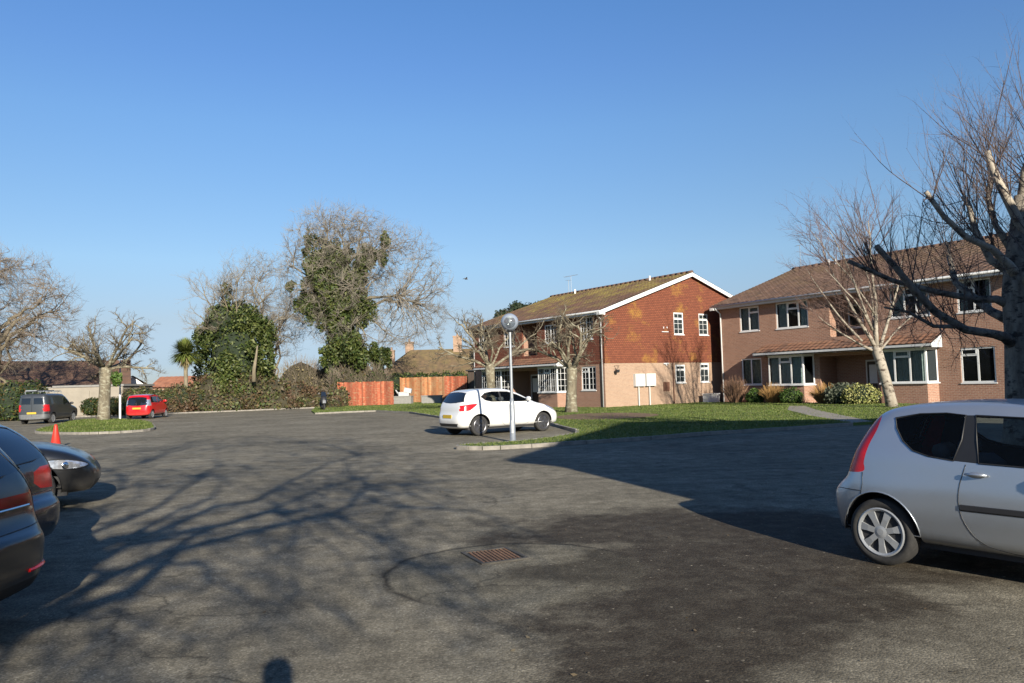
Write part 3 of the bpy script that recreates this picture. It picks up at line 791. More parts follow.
# ------------------------------------------------------------------ houses
def roof_sheet(parent, name, m, x0, x1, ya, za, yb, zb, pitch=.30, gauge=.33, wave=.028):
    """corrugated tile surface from eave (ya,za) to top (yb,zb)"""
    dy, dz = yb-ya, zb-za; Ls = math.hypot(dy, dz); ty, tz = dy/Ls, dz/Ls; ny, nz = -tz, ty
    if nz < 0: ny, nz = -ny, -nz
    nu = int((x1-x0)/pitch*6)+1; nv = int(Ls/gauge)
    V = []; Fc = []; UV = []
    us = [x0+(x1-x0)*k/(nu-1) for k in range(nu)]
    rows = []
    for c in range(nv):
        s0, s1 = Ls*c/nv, Ls*(c+1)/nv
        rows.append((s0, .030, c)); rows.append((s1, .004, c))
    for s, h, c in rows:
        for u in us:
            hh = h+wave*(.5+.5*math.cos(2*math.pi*u/pitch))+.006*math.sin(u*1.3+s*.9); V.append((u, ya+ty*s+ny*hh, za+tz*s+nz*hh))
    nr = len(rows)
    for r_ in range(nr-1):
        for k in range(nu-1):
            Fc.append((r_*nu+k, r_*nu+k+1, (r_+1)*nu+k+1, (r_+1)*nu+k))
            c = rows[r_][2]; a, b = us[k]/pitch, us[k+1]/pitch; v0, v1 = (c+.05, c+.95) if r_ % 2 == 0 else (c+.95, c+.98)
            UV += [a, v0, b, v0, b, v1, a, v1]
    me = bpy.data.meshes.new(name); me.from_pydata(V, [], Fc); l = me.uv_layers.new(name='UVMap'); l.data.foreach_set('uv', UV)
    me.materials.append(m); me.polygons.foreach_set('use_smooth', [False]*len(Fc)); me.update()
    o = bpy.data.objects.new(name, me); COL.objects.link(o); o.parent = parent; return o

def wall_panel(mb, P0, ux, nin, u0, u1, z0, top, holes, reveal=.09, breaks=()):
    """wall in plane through P0 along ux; nin = inward normal; top: number or function of u; holes (a,b,za,zb)"""
    tf = top if callable(top) else (lambda u: top)
    us = sorted(set([u0, u1]+[h[0] for h in holes]+[h[1] for h in holes]+[b for b in breaks if u0 < b < u1])); P0 = Vector(P0); ux = Vector(ux); nin = Vector(nin)
    W_ = lambda u, z, d=0: P0+ux*u+Vector((0, 0, z))+nin*d
    for a, b in zip(us, us[1:]):
        m = (a+b)/2; hs = sorted([h for h in holes if h[0] <= m <= h[1]], key=lambda h: h[2]); z = z0
        for h in hs:
            if h[2] > z: mb.quad(W_(a, z), W_(b, z), W_(b, h[2]), W_(a, h[2]), ((a, z), (b, z), (b, h[2]), (a, h[2])))
            z = h[3]
        mb.quad(W_(a, z), W_(b, z), W_(b, tf(b)), W_(a, tf(a)), ((a, z), (b, z), (b, tf(b)), (a, tf(a))))
    for a, b, za, zb in holes:
        za_ = max(za, z0); d = reveal
        mb.quad(W_(a, za_), W_(a, zb), W_(a, zb, d), W_(a, za_, d), ((0, za_), (0, zb), (d, zb), (d, za_)))
        mb.quad(W_(b, za_), W_(b, za_, d), W_(b, zb, d), W_(b, zb), ((0, za_), (d, za_), (d, zb), (0, zb)))
        mb.quad(W_(a, zb), W_(b, zb), W_(b, zb, d), W_(a, zb, d), ((a, 0), (b, 0), (b, d), (a, d)))
        if za > z0: mb.quad(W_(a, za), W_(a, za, d), W_(b, za, d), W_(b, za), ((a, 0), (a, d), (b, d), (b, 0)))

def window(parent, P, ang, w, h, mull=(), transom=None, grid=None, curtain=None, sill=True, depth=.06):
    """window with its outer bottom-left corner at P, running along angle ang; local +y = inwards"""
    f = MB(); t = .07; y0, y1 = 0, depth
    f.box(0, w, y0, y1, 0, t); f.box(0, w, y0, y1, h-t, h); f.box(0, t, y0, y1, t, h-t); f.box(w-t, w, y0, y1, t, h-t)
    for m_ in mull: f.box(w*m_-t*.55, w*m_+t*.55, y0+.003, y1, t, h-t)
    if transom:
        for (a, b, zf) in transom:
            f.box(w*a+t*.5, w*b-t*.5, y0+.006, y1, h*zf-t*.5, h*zf+t*.5); x0, x1 = w*a+t*.7, w*b-t*.7
            f.box(x0, x1, y0-.012, y0+.02, h*zf+t*.5, h*zf+t*.9); f.box(x0, x1, y0-.012, y0+.02, h-t*1.5, h-t*.95)
            f.box(x0, x0+t*.5, y0-.012, y0+.02, h*zf+t*.5, h-t); f.box(x1-t*.5, x1, y0-.012, y0+.02, h*zf+t*.5, h-t)
    if grid:
        nx, nz = grid; edges = [0]+list(mull)+[1]
        for a, b in zip(edges, edges[1:]):
            for k in range(1, nx): xx = w*(a+(b-a)*k/nx); f.box(xx-.010, xx+.010, y0+.012, y1-.01, t, h-t)
        for k in range(1, nz): zz = h*k/nz; f.box(t, w-t, y0+.014, y1-.012, zz-.010, zz+.010)
    o = f.build('window', M['white'], parent, loc=P, rz=ang)
    if sill: s = MB(); s.box(-.03, w+.03, -.07, .0-.002, -.05, .0); s.build('window_sill', M['white'], o)
    g = MB(); g.box(t*.5, w-t*.5, depth*.45, depth*.45+.012, t*.5, h-t*.5); g.build('pane', M['pane'], o)
    if curtain:
        c = MB(); a, b, mt = curtain
        for (x0, x1) in ([(t, w-t)] if b is None else [(t, w*a), (w*b, w-t)]):
            n = max(4, int((x1-x0)/.035)); pts = [(x0+(x1-x0)*k/n, depth+.10+.022*math.sin(k*1.9)+.01*math.sin(k*.7)) for k in range(n+1)]
            for p, q in zip(pts, pts[1:]): c.quad((p[0], p[1], t), (q[0], q[1], t), (q[0], q[1], h-t), (p[0], p[1], h-t))
        if c.v: c.build('curtain', mt, o)
    return o

EAVE_Z, RIDGE_Y, RIDGE_Z = 5.62, 7.6, 8.42
def house(name, label, O, ang, Ln, mats, wins, bays, recess, porch, gable_right=None, gable_left=None, bays_grid=None, downpipes=(), group=None):
    h = empty(name, (O[0], O[1], 0), R(ang), label, 'building', group)
    D_ = 2*RIDGE_Y; band = 2.66; slope = (RIDGE_Z-EAVE_Z-.1)/(RIDGE_Y+.4)
    roofz = lambda v: EAVE_Z+.12+slope*(min(v, D_-v)+.4)-.06
    low, up, glow, gup = mats['low'], mats['up'], mats['glow'], mats['gup']
    holes = [(w[0], w[1], w[2], w[3]) for w in wins]
    rx0, rx1 = recess[0], recess[1]; ux0, ux1 = recess[2], recess[3]
    lo_h = [q for q in holes if q[3] < band+.1]+[(rx0, rx1, -.1, 2.45)]
    for (a, b, ca, cb) in bays: lo_h.append((a-.1, b+.1, 1.08, 2.45))
    lo_h = [q for i, q in enumerate(lo_h) if True]
    # merge bays with the porch recess: clip so holes never overlap
    clean = []
    for q in lo_h:
        a, b, c, d = q
        if q[2] >= 0:
            if a < rx1 and b > rx1: a = rx1+.02
            if b > rx0 and a < rx0: b = rx0-.02
        clean.append((a, b, c, d))
    up_h = [q for q in holes if q[2] > band-.1]+[(ux0, ux1, 3.42, EAVE_Z-.05)]
    # front wall
    wl = MB(); wall_panel(wl, (0, 0, 0), (1, 0, 0), (0, 1, 0), 0, Ln, 0, band, clean)
    wl.build('wall', low, h)
    wu = MB(); yo = -.03 if mats['hung'] else 0
    wall_panel(wu, (0, yo, 0), (1, 0, 0), (0, 1, 0), 0, Ln, band, EAVE_Z+.16, up_h, .10)
    if mats['hung']: wu.quad((0, yo, band), (0, 0.0, band+.004), (Ln, 0.0, band+.004), (Ln, yo, band))
    wu.build('tile_hanging' if mats['hung'] else 'upper_wall', up, h)
    # recesses (porch and stair)
    rc = MB(); dp = 1.5
    for (a, b, za, zb) in ((rx0, rx1, 0, 2.45), (ux0, ux1, 3.42, EAVE_Z+.1)):
        rc.quad((a, .09, za), (a, dp, za), (a, dp, zb), (a, .09, zb), ((0, za), (dp, za), (dp, zb), (0, zb)))
        rc.quad((b, dp, za), (b, .09, za), (b, .09, zb), (b, dp, zb), ((0, za), (dp, za), (dp, zb), (0, zb)))
        rc.quad((a, dp, za), (b, dp, za), (b, dp, zb), (a, dp, zb), ((a, za), (b, za), (b, zb), (a, zb)))
        rc.quad((a, .09, zb), (a, dp, zb), (b, dp, zb), (b, .09, zb)); rc.quad((a, .0, za+.004), (b, .0, za+.004), (b, dp, za+.004), (a, dp, za+.004))
    rc.build('recess', low if not mats['hung'] else M['brick_red'], h)
    window(h, (ux0+.15, dp-.08, 3.9), 0, ux1-ux0-.3, 1.2, (.5,), None, None, None)
    for dx in recess[4]:
        d = MB(); d.box(dx, dx+.9, dp-.06, dp-.005, .05, 2.1); dr = d.build('door', M['door'], h)
        e = MB(); e.box(dx-.06, dx, dp-.1, dp-.004, 0, 2.2); e.box(dx+.9, dx+.96, dp-.1, dp-.004, 0, 2.2); e.box(dx-.06, dx+.96, dp-.1, dp-.004, 2.12, 2.2); e.box(dx+.1, dx+.8, dp-.075, dp-.062, 1.0, 1.95)
        e.build('door_frame', M['white'], dr)
    # gables and back
    for side, feat in ((1, gable_right), (0, gable_left)):
        x = Ln if side else 0; ux = (0, 1, 0); nin = (-1, 0, 0) if side else (1, 0, 0)
        hl = [w[:4] for w in (feat or {}).get('wins', [])]; hl = [(a, b, c, d) for a, b, c, d in hl]
        g1 = MB(); wall_panel(g1, (x, 0, 0), ux, nin, 0, D_, 0, band, [q for q in hl if q[3] < band+.1]); g1.build('gable_wall', glow, h)
        g2 = MB(); xo = (x+(.03 if side else -.03)) if mats['hung'] else x
        wall_panel(g2, (xo, 0, 0), ux, nin, 0, D_, band, roofz, [q for q in hl if q[2] > band-.1], .1, (RIDGE_Y,))
        if mats['hung']: g2.quad((xo, 0, band), (xo, D_, band), (x, D_, band+.004), (x, 0, band+.004))
        g2.build('gable_hanging' if mats['hung'] else 'gable_upper_wall', gup, h)
        if feat:
            for (a, b, c, d, st) in feat['wins']:
                ag = math.pi/2 if side else -math.pi/2
                window(h, (xo-.035 if side else xo+.035, a if side else b, c), ag, b-a, d-c, **st)
    bk = MB(); bk.quad((Ln, D_, 0), (0, D_, 0), (0, D_, EAVE_Z+.16), (Ln, D_, EAVE_Z+.16), ((0, 0), (Ln, 0), (Ln, 6), (0, 6))); bk.build('back_wall', low, h)
    # windows
    for (a, b, c, d, st) in wins:
        window(h, (a, (yo if c > 2.6 else 0)+.035, c), 0, b-a, d-c, **st)
    # bays
    P = .6
    for (a, b, ca, cb) in bays:
        z0, z1 = 1.0, 2.56; bb = MB()
        ring = [(a-ca, .0), (a, -P), (b, -P), (b+cb, 0)]
        for k in range(3):
            p, q = ring[k], ring[k+1]; l = math.hypot(q[0]-p[0], q[1]-p[1]); bb.quad((p[0], p[1], 0), (q[0], q[1], 0), (q[0], q[1], z0), (p[0], p[1], z0), ((0, 0), (l, 0), (l, z0), (0, z0)))
        bb.poly([(p[0], p[1], z0) for p in ring]); bb.build('bay_base', low, h)
        hd = MB()
        for k in range(3):
            p, q = ring[k], ring[k+1]; l = math.hypot(q[0]-p[0], q[1]-p[1]); an = math.atan2(q[1]-p[1], q[0]-p[0])
            mul = (.33, .66) if k == 1 else (); tr = [(.33, .66, .78)] if k == 1 else None
            window(h, (p[0], p[1], z0+.02), an, l, z1-z0-.02, mul, tr, bays_grid, (None, None, M['curtain']) if k == 1 else None)
            hd.box(-.02, l+.02, -.02, .1, 0, .12, Matrix.Translation((p[0], p[1], z1)) @ Matrix.Rotation(an, 4, 'Z'))
        hd.build('bay_head', M['white'], h)
    # porch roof
    px0, px1, pe, pt = porch
    pr = roof_sheet(h, 'porch_roof', M['porch_tile'], px0, px1, -1.0, 2.78, -.0, 3.24, .3, .3, .025)
    pf = MB(); pf.box(px0-.02, px1+.02, -1.0, -.96, 2.665, 2.77); pf.poly([(px1+.02, -.96, 2.6), (px1+.02, -.04, 2.6), (px1+.02, -.04, 3.20), (px1+.02, -.96, 2.79)]); pf.poly([(px0-.02, -.96, 2.6), (px0-.02, -.96, 2.79), (px0-.02, -.04, 3.20), (px0-.02, -.04, 2.6)])
    pf.quad((px0, -.96, 2.615), (px1, -.96, 2.615), (px1, -.035, 2.615), (px0, -.035, 2.615)); pf.build('porch_fascia', M['fascia'], h)
    # roof
    r1 = roof_sheet(h, 'roof', mats['roof'], -.25, Ln+.25, -.42, EAVE_Z+.10, RIDGE_Y, RIDGE_Z)
    roof_sheet(h, 'roof', mats['roof'], -.25, Ln+.25, D_+.42, EAVE_Z+.10, RIDGE_Y, RIDGE_Z)
    rd = MB(); k = int(Ln/.45)
    for i in range(k):
        x = -.25+(Ln+.5)*i/k; rd.tube([(x, RIDGE_Y, RIDGE_Z+.03), (x+(Ln+.5)/k+.02, RIDGE_Y, RIDGE_Z+.03)], [.115, .125], 8)
    rd.build('ridge_tile', mats['roof'], r1, True)
    fa = MB()
    for yy, s in ((-.40, 1), (D_+.40, -1)):
        fa.box(-.2, Ln+.2, yy-.012, yy+.012, EAVE_Z-.1, EAVE_Z+.11); fa.box(-.2, Ln+.2, min(yy, yy+s*.385), max(yy, yy+s*.385), EAVE_Z-.1, EAVE_Z-.085)
    fa.build('fascia', M['fascia'], h)
    gt = MB()
    for yy in (-.475,): gt.tube([(-.22, yy, EAVE_Z+.06), (Ln+.22, yy, EAVE_Z+.06)], .055, 8)
    g = gt.build('gutter', M['grey_plastic'], h, True)
    for x in (-.25, Ln+.25):
        bb = MB()
        s = 1 if x > 0 else -1
        for sy in (0, 1):
            ya, yb = (-.5, RIDGE_Y) if sy == 0 else (D_+.5, RIDGE_Y); za, zb = EAVE_Z+.07, RIDGE_Z+.0; dn = .24
            a_, b_ = x-.03, x+.03
            pts = [(ya, za-dn+.02), (yb, zb-dn), (yb, zb), (ya, za)]
            for xx in (a_, b_): bb.poly([(xx, p[0], p[1]) for p in pts])
            bb.quad((a_, pts[0][0], pts[0][1]), (b_, pts[0][0], pts[0][1]), (b_, pts[1][0], pts[1][1]), (a_, pts[1][0], pts[1][1]))
            bb.quad((a_, pts[0][0], pts[0][1]), (a_, pts[3][0], pts[3][1]), (b_, pts[3][0], pts[3][1]), (b_, pts[0][0], pts[0][1]))
        # soffit under verge
        bb.box(x-.03 if s > 0 else x+.031, x-.031 if s > 0 else x+.03, -.3, -.29, EAVE_Z, EAVE_Z+.01)
        bb.box(min(x, x-s*.25)+.0, max(x, x-s*.25), -.5, -.03, EAVE_Z-.14, EAVE_Z+.02) if True else None
        bb.build('bargeboard', M['white'], h)
    for (x, y, z1, mt) in downpipes:
        p = MB(); p.tube([(x, -.46, EAVE_Z), (x, -.40, EAVE_Z-.12), (x, y, EAVE_Z-.35), (x, y, .05)], .04, 8)
        p.build('downpipe', mt, h, True)
    return h

# ================================================================== GROUND
sheet('ground', [(-400, -150), (400, -150), (400, 600), (-400, 600)], -.03, M['ground'])
sheet('car_park', [(-60, -40), (60, -40), (60, 90), (-60, 90)], 0.0, M['asphalt'])
GZ = .09
lawn_front = [(-1.42, 19.15), (-1.12, 18.88), (-.80, 18.78), (-.37, 18.84), (.4, 19.1), (1.15, 19.46), (2.49, 19.99), (3.62, 20.48), (5.2, 21.46), (7.2, 22.41), (8.9, 23.1), (10.55, 23.9)]
lawn_bay = [(2.0, 24.3), (1.87, 22.9), (.95, 21.3), (.14, 20.35), (-.6, 19.95), (-1.21, 19.75), (-1.42, 19.5)]
lawn_left = [(-3.43, 37.3), (-6.3, 46.2), (-9.25, 51.2), (-11.42, 50.3), (-12.9, 49.4)]
lawn = lawn_front+[(11.45, 24.3), (14.0, 25.9), (17.0, 27.6), (23.5, 30.6), (14, 47), (-6, 76.5), (-19, 76), (-17.2, 66), (-14.6, 55)]+lawn_left[::-1]+[(1.2, 30.5)]+lawn_bay
sheet('lawn', lawn, GZ, M['turf'], .12)
kerb_line('kerb', [(-1.42, 19.5)]+lawn_front)
kerb_line('kerb', lawn_bay); kerb_line('kerb', [(2.0, 24.3), (1.2, 30.5), (-3.43, 37.3)]); kerb_line('kerb', lawn_left)
kerb_line('kerb', [(11.45, 24.2), (14.0, 25.8), (17.0, 27.5), (23.5, 30.5)])
sheet('footpath', [(10.6, 23.95), (11.4, 24.35), (12.3, 28.8), (13.3, 33.6), (14.6, 38.2), (14.0, 38.8), (12.3, 34.3), (11.2, 29)], GZ+.008, M['path'], .1)
sheet('footpath', [(14.0, 38.8), (14.6, 38.2), (22.2, 27.9), (22.9, 28.4)], GZ+.012, M['path'], .1)
blobsoil = smooth_closed([(1.9, 32.2), (2.6, 30.8), (4.2, 30.6), (5.8, 31.6), (6.3, 34.0), (5.2, 36.2), (3.4, 36.4), (2.0, 34.6)], 5)
sheet('bare_soil', blobsoil, GZ+.006, M['soil'])
island = smooth_closed([(-21.7, 34.6), (-19.2, 32.4), (-17.2, 31.6), (-15.9, 33.2), (-17.6, 37.2), (-20.6, 42.6), (-23.1, 45.8), (-26.4, 49.0), (-27.2, 47.6), (-25.2, 42.6)], 5)
sheet('grass_island', island, GZ, M['turf'], .12); kerb_line('kerb', island+[island[0]])
def strip(name, pts, w): kerb_line(name, pts, w)
kerb_line('kerb', [(-34, 57.2), (-27.2, 59.5), (-22, 62.3), (-17.1, 65.6), (-14.9, 60), (-13.2, 54.8)])
sheet('dirt_verge', [(-45, 56.5), (-34, 57.4), (-27.2, 59.6), (-22, 62.4), (-17.1, 65.7), (-15.0, 60), (-14, 64), (-16, 74), (-50, 80)], .06, M['soil'], .08)
FP1 = [(10.6, 23.95), (11.4, 24.35), (12.3, 28.8), (13.3, 33.6), (14.6, 38.2), (14.0, 38.8), (12.3, 34.3), (11.2, 29)]
blades('grass', lawn, 110000, GZ, .02, .05, near=24, skip=(blobsoil, FP1))
blades('grass', island, 9000, GZ, .04, .11)

n_ = 420; x_ = rng.uniform(-6, 6, n_); y_ = 3.8+rng.random(n_)**1.5*16; k_ = (rng.random(n_) < np.where(x_ > 0, 1, .35)); x_, y_ = x_[k_], y_[k_]
P_ = np.stack([x_, y_, np.full(len(x_), .008)], 1); lf = leaf_cloud('fallen_leaves', P_, np.tile([0, 0, 1.0], (len(x_), 1)), .022, leafmat('fallen_leaf', [(.10, .06, .03), (.22, .16, .09), (.34, .28, .18)], .8), None, .18, 1.5); tag(lf, 'tiny brown leaf litter and grit scattered on the tarmac', 'leaf litter', None, 'stuff')
# drain grate
dr = empty('drain_grate', (-.22, 7.2, 0), R(24), 'rusty slatted iron drain grate set in the round asphalt patch', 'drain'); dr.scale = (.78, .82, 1)
f = MB()
for a in ((-.30, .30, -.33, -.29), (-.30, .30, .29, .33), (-.30, -.26, -.29, .29), (.26, .30, -.29, .29)): f.box(*a, 0, .014)
f.build('frame', M['grate_frame'], dr)
b = MB()
for k in range(10):
    x = -.225+k*.05; b.box(x-.013, x+.013, -.285, .285, .002, .011, Matrix.Rotation(R(-4), 4, 'Z'))
b.build('bars', M['rust'], dr)
v = MB(); v.box(-.26, .26, -.29, .29, .0005, .002); v.build('pit', M['dark'], dr)

# ================================================================== HOUSES
G2 = (2, 4); C1 = (None, None, M['curtain'])
st = lambda **k: dict(mull=k.get('mull', (.5,)), transom=k.get('tr'), grid=k.get('grid'), curtain=k.get('cur'))
B1 = house('brick_house', 'block with dark red hung tiles, white gable verge and mossy roof behind the white hatchback', (-2.843, 55.749), -54.5, 14.1,
    dict(low=M['brick_red'], up=M['tilehang'], glow=M['brick_gable'], gup=M['tilehang_gable'], roof=M['roof1'], hung=True),
    [(12.0, 13.32, 1.10, 2.52, st(mull=(.5,), grid=(2, 4), cur=None, tr=[(0, .5, .78)])), (12.05, 13.2, 4.14, 5.5, st(grid=(2, 4), cur=(.25, .75, M['curtain']))),
     (8.55, 9.75, 4.14, 5.3, st(grid=(2, 4), cur=C1)), (4.0, 5.3, 4.14, 5.3, st(grid=(2, 4))), (.75, 1.85, 4.14, 5.35, st(grid=(2, 4)))],
    [(8.48, 10.39, .42, .42), (1.95, 4.3, .42, .42)], (4.75, 8.0, 6.1, 7.75, (5.1,)), (1.5, 10.85, 0, 0),
    dict(wins=[(5.95, 6.85, 4.43, 5.83, st(mull=(), grid=(2, 4), tr=[(0, 1, .7)])), (8.3, 9.2, 4.43, 5.83, st(mull=(), grid=(2, 4), tr=[(0, 1, .7)])),
               (5.97, 6.85, 1.38, 2.52, st(mull=(), grid=(2, 3), tr=[(0, 1, .72)], cur=C1)), (8.27, 9.12, 1.38, 2.60, st(mull=(), grid=(2, 3), tr=[(0, 1, .72)]))]),
    None, (3, 4), [(13.95, -.05, 1, M['grey_plastic']), (.15, -.05, 1, M['grey_plastic'])])
C2 = (.42, .60, M['curtain']); CF = (None, None, M['curtain']); CD = (None, None, M['drape'])
B2 = house('brick_house', 'brown-tiled brick block behind the leaning white birch at the right edge', (13.39, 48.8), -56, 16.4,
    dict(low=M['brick_red'], up=M['brick_red'], glow=M['brick_gable'], gup=M['brick_gable'], roof=M['roof2'], hung=False),
    [(1.48, 2.85, 1.05, 2.54, st(mull=(.48,), cur=CD)), (1.48, 2.83, 4.10, 5.5, st(mull=(.48,), tr=[(.48, 1, .74)], cur=CF)),
     (3.95, 5.95, 4.08, 5.5, st(mull=(.36, .70), tr=[(.36, .70, .72)], cur=(.35, .72, M['curtain']))),
     (10.42, 12.3, 4.10, 5.5, st(mull=(.36, .66), tr=[(.36, .66, .72)], cur=(.35, .7, M['curtain']))),
     (13.5, 14.93, .97, 2.52, st(mull=(.5,), tr=[(0, .5, .78)])), (13.5, 14.92, 4.08, 5.5, st(mull=(.5,), tr=[(0, .5, .74)], cur=(.25, .8, M['curtain'])))],
    [(3.77, 5.93, .2, .25), (10.1, 12.3, .25, .2)], (6.5, 9.6, 7.2, 9.1, (8.25,)), (3.1, 12.75, 0, 0), None, None, None,
    [(.12, -.05, 1, M['white']), (16.2, -.05, 1, M['grey_plastic'])])
B2.scale = (1.085,)*3
B3 = house('brick_house', 'brick block beside the silver car whose shadow falls across the car park', (5.45, 1.25), -54.5, 16.4,
    dict(low=M['brick_red'], up=M['brick_red'], glow=M['brick_gable'], gup=M['brick_gable'], roof=M['roof2'], hung=False),
    [(1.48, 2.85, 1.05, 2.54, st(cur=CD)), (1.48, 2.83, 4.10, 5.5, st(cur=CF)), (3.95, 5.95, 4.08, 5.5, st(mull=(.33, .66))),
     (10.42, 12.3, 4.10, 5.5, st(mull=(.33, .66))), (13.5, 14.93, .97, 2.52, st()), (13.5, 14.92, 4.08, 5.5, st())],
    [(3.77, 5.93, .2, .25), (10.1, 12.3, .25, .2)], (6.5, 9.6, 7.2, 9.1, (8.25,)), (3.1, 12.75, 0, 0), None, None, None, [(.12, -.05, 1, M['white'])])

# fittings on the near gable of the tile-hung block (they are fixed to it: parts)
L1 = 14.1
for y in (2.28, 3.20):
    b = MB(); b.box(L1+.003, L1+.20, y, y+.80, 1.25, 2.0); b.box(L1+.201, L1+.212, y+.04, y+.76, 1.29, 1.96); b.box(L1+.06, L1+.12, y+.3, y+.36, .09, 1.249); b.build('meter_box', M['meter'], B1)
b = MB(); b.box(L1+.003, L1+.05, 4.82, 5.34, .91, 1.46)
for k in range(6): b.box(L1+.051, L1+.062, 4.86, 5.30, .96+k*.08, 1.0+k*.08)
b.build('vent_panel', M['mesh_brown'], B1)
b = MB(); b.tube([(L1+.06, 5.7, .05), (L1+.06, 5.7, 2.65)], .035, 6); b.build('soil_pipe', M['mesh_brown'], B1)
b = MB(); b.box(L1+.003, L1+.10, 4.9, 5.3, 2.56, 2.64); b.tube([(L1+.06, 5.1, 2.56), (L1+.10, 5.1, 2.46)], .03, 6); b.build('security_light', M['white'], B1)
b = MB(); b.tube([(L1+.03, .75, 2.5), (L1+.45, .75, 2.48)], .015, 5); b.tube([(L1+.03, .75, 2.1), (L1+.4, .75, 2.45)], .012, 5)
b.lathe([(.001, 2.05), (.10, 2.08), (.13, 2.22), (.12, 2.24)], 12, Matrix.Translation((L1+.3, .75, .03)))
for a in range(4): b.tube([(L1+.3+.12*math.cos(a*1.57), .75+.12*math.sin(a*1.57), 2.26), (L1+.3, .75, 2.48)], .006, 4)
b.build('basket_bracket', M['black_plastic'], B1)
b = MB(); b.tube([(L1+.05, 5.0, 4.9), (L1+.05, 5.0, 4.78)], .03, 6); b.tube([(L1+.05, 5.3, 4.9), (L1+.05, 5.3, 4.8)], .03, 6); b.box(L1+.035, L1+.08, 4.82, 5.4, 4.56, 4.60); b.build('cable_clip', M['white'], B1)
def aerial(parent, x, y, z, h, n=9, ang=0, ln=1.0):
    b = MB(); b.tube([(x, y, z), (x, y, z+h)], .018, 5); c, s = math.cos(ang), math.sin(ang)
    zz = z+h-.05; b.tube([(x-ln/2*c, y-ln/2*s, zz), (x+ln/2*c, y+ln/2*s, zz+.1)], .014, 4)
    for k in range(n):
        t = -.5+k/(n-1); l = .22-.08*k/(n-1); px_, py = x+ln*t*c, y+ln*t*s; b.tube([(px_-l*s, py+l*c, zz+.05+.1*t), (px_+l*s, py-l*c, zz+.05+.1*t)], .008, 3)
    b.build('aerial', M['galv'], parent)
aerial(B1, 2.3, 7.6, 8.35, 1.45, 9, .5, 1.1); aerial(B1, 2.0, 7.6, 8.35, 1.15, 7, 2.4, .8)
aerial(B2, .35, 7.6, 8.35, 1.6, 6, 1.0, .5)
for hh, x in ((B1, 11.0), (B1, 3.2), (B2, 2.6), (B2, 3.1)):
    b = MB(); b.tube([(x, 7.2, 8.25), (x, 7.2, 8.62)], .07, 8); b.build('vent_pipe', M['white'], hh)

# ---- far buildings
def bungalow(name, label, O, ang, Ln, D_, ez, rz, wallm, roofm, hip=False, chim=(), gablem=None):
    h = empty(name, (O[0], O[1], 0), R(ang), label, 'building')
    w = MB(); w.box(0, Ln, 0, D_, 0, ez); w.build('wall', wallm, h)
    if hip:
        nb = 14; V = MB(); hy = D_/2; hx = D_*.42; e = .35
        A, B, C_, D0 = (-e, -e, ez), (Ln+e, -e, ez), (Ln+e, D_+e, ez), (-e, D_+e, ez); P, Q = (hx, hy, rz), (Ln-hx, hy, rz)
        def uvp(p, q): return ((p[0]/.3, 0), (q[0]/.3, 0))
        V.quad(A, B, Q, P, ((-e/.3, 0), ((Ln+e)/.3, 0), ((Ln-hx)/.3, 20), (hx/.3, 20)))
        V.quad(C_, D0, P, Q, ((0, 0), (Ln/.3, 0), ((Ln-hx)/.3, 20), (hx/.3, 20)))
        V.poly([D0, A, P], ((0, 0), (D_/.3, 0), (hy/.3, 20))); V.poly([B, C_, Q], ((0, 0), (D_/.3, 0), (hy/.3, 20)))
        V.poly([A, D0, C_, B]); rf = V.build('roof', roofm, h)
    else:
        rf = roof_sheet(h, 'roof', roofm, -.3, Ln+.3, -.4, ez, D_/2, rz, .6, .5, .04); roof_sheet(h, 'roof', roofm, -.3, Ln+.3, D_+.4, ez, D_/2, rz, .6, .5, .04)
        for x in (0, Ln): g = MB(); g.poly([(x, 0, ez), (x, D_, ez), (x, D_/2, rz-.06)], ((0, 0), (D_, 0), (D_/2, rz-ez))); g.build('gable', gablem or wallm, h)
    for (x, y, z0, z1, w_) in chim:
        c = MB(); c.box(x-w_/2, x+w_/2, y-.45, y+.45, z0, z1); c.box(x-w_/2-.05, x+w_/2+.05, y-.5, y+.5, z1, z1+.14)
        for k in (-.2, .2): c.lathe([(.09, z1+.14), (.11, z1+.2), (.09, z1+.5), (.07, z1+.5)], 10, Matrix.Translation((x, y+k, 0)))
        c.build('chimney', M['brick_gable'], rf)
    for k in range(int(Ln//3.5)):
        window(h, (1.2+k*3.5, -.062, 1.0), 0, 1.5, 1.1, (.5,))
    return h
bungalow('bungalow', 'mossy hipped-roof bungalow with brick chimneys behind the orange fence', (-15.2, 83), 4, 20, 9, 2.5, 5.85, M['brick_red'], M['roof_far'], True, [(3.6, 5.5, 4.2, 6.7, .95), (9.2, 4.4, 5.2, 7.2, 1.0), (1.3, 8.0, 2.6, 5.9, .7)])
bungalow('bungalow', 'long red-brown roofed bungalow behind the cream garage wall', (-56.6, 63), 27, 22, 9.5, 2.6, 5.1, M['brick_red'], M['roof_brown'])
bungalow('bungalow', 'small house whose white gable peeks over the hedge left of the red car', (-43.6, 83.4), -62, 5.5, 3.1, 2.25, 3.55, M['render'], M['roof_brown'], gablem=M['white'])
bungalow('bungalow', 'low orange-tiled house far behind the palm', (-47.5, 100), 3, 12, 7, 2.4, 3.9, M['brick_red'], M['roof_orange'])
gw = empty('garage_block', (-38.4, 60.0, 0), 0, 'cream flat-roofed garage wall with grey coping behind the dark van', 'garage')
b = MB(); b.box(0, 7.6, 0, 5, 0, 2.3); b.build('wall', M['render'], gw)
b = MB(); b.box(2.1, 7.72, -.08, 5.1, 2.3, 2.46); b.box(-.1, 2.0, -.06, 5.1, 2.3, 2.38); b.build('coping', M['coping'], gw)
b = MB()
for k in range(3): b.box(.3+k*2.5, 2.5+k*2.5, -.05, -.005, .05, 2.0)
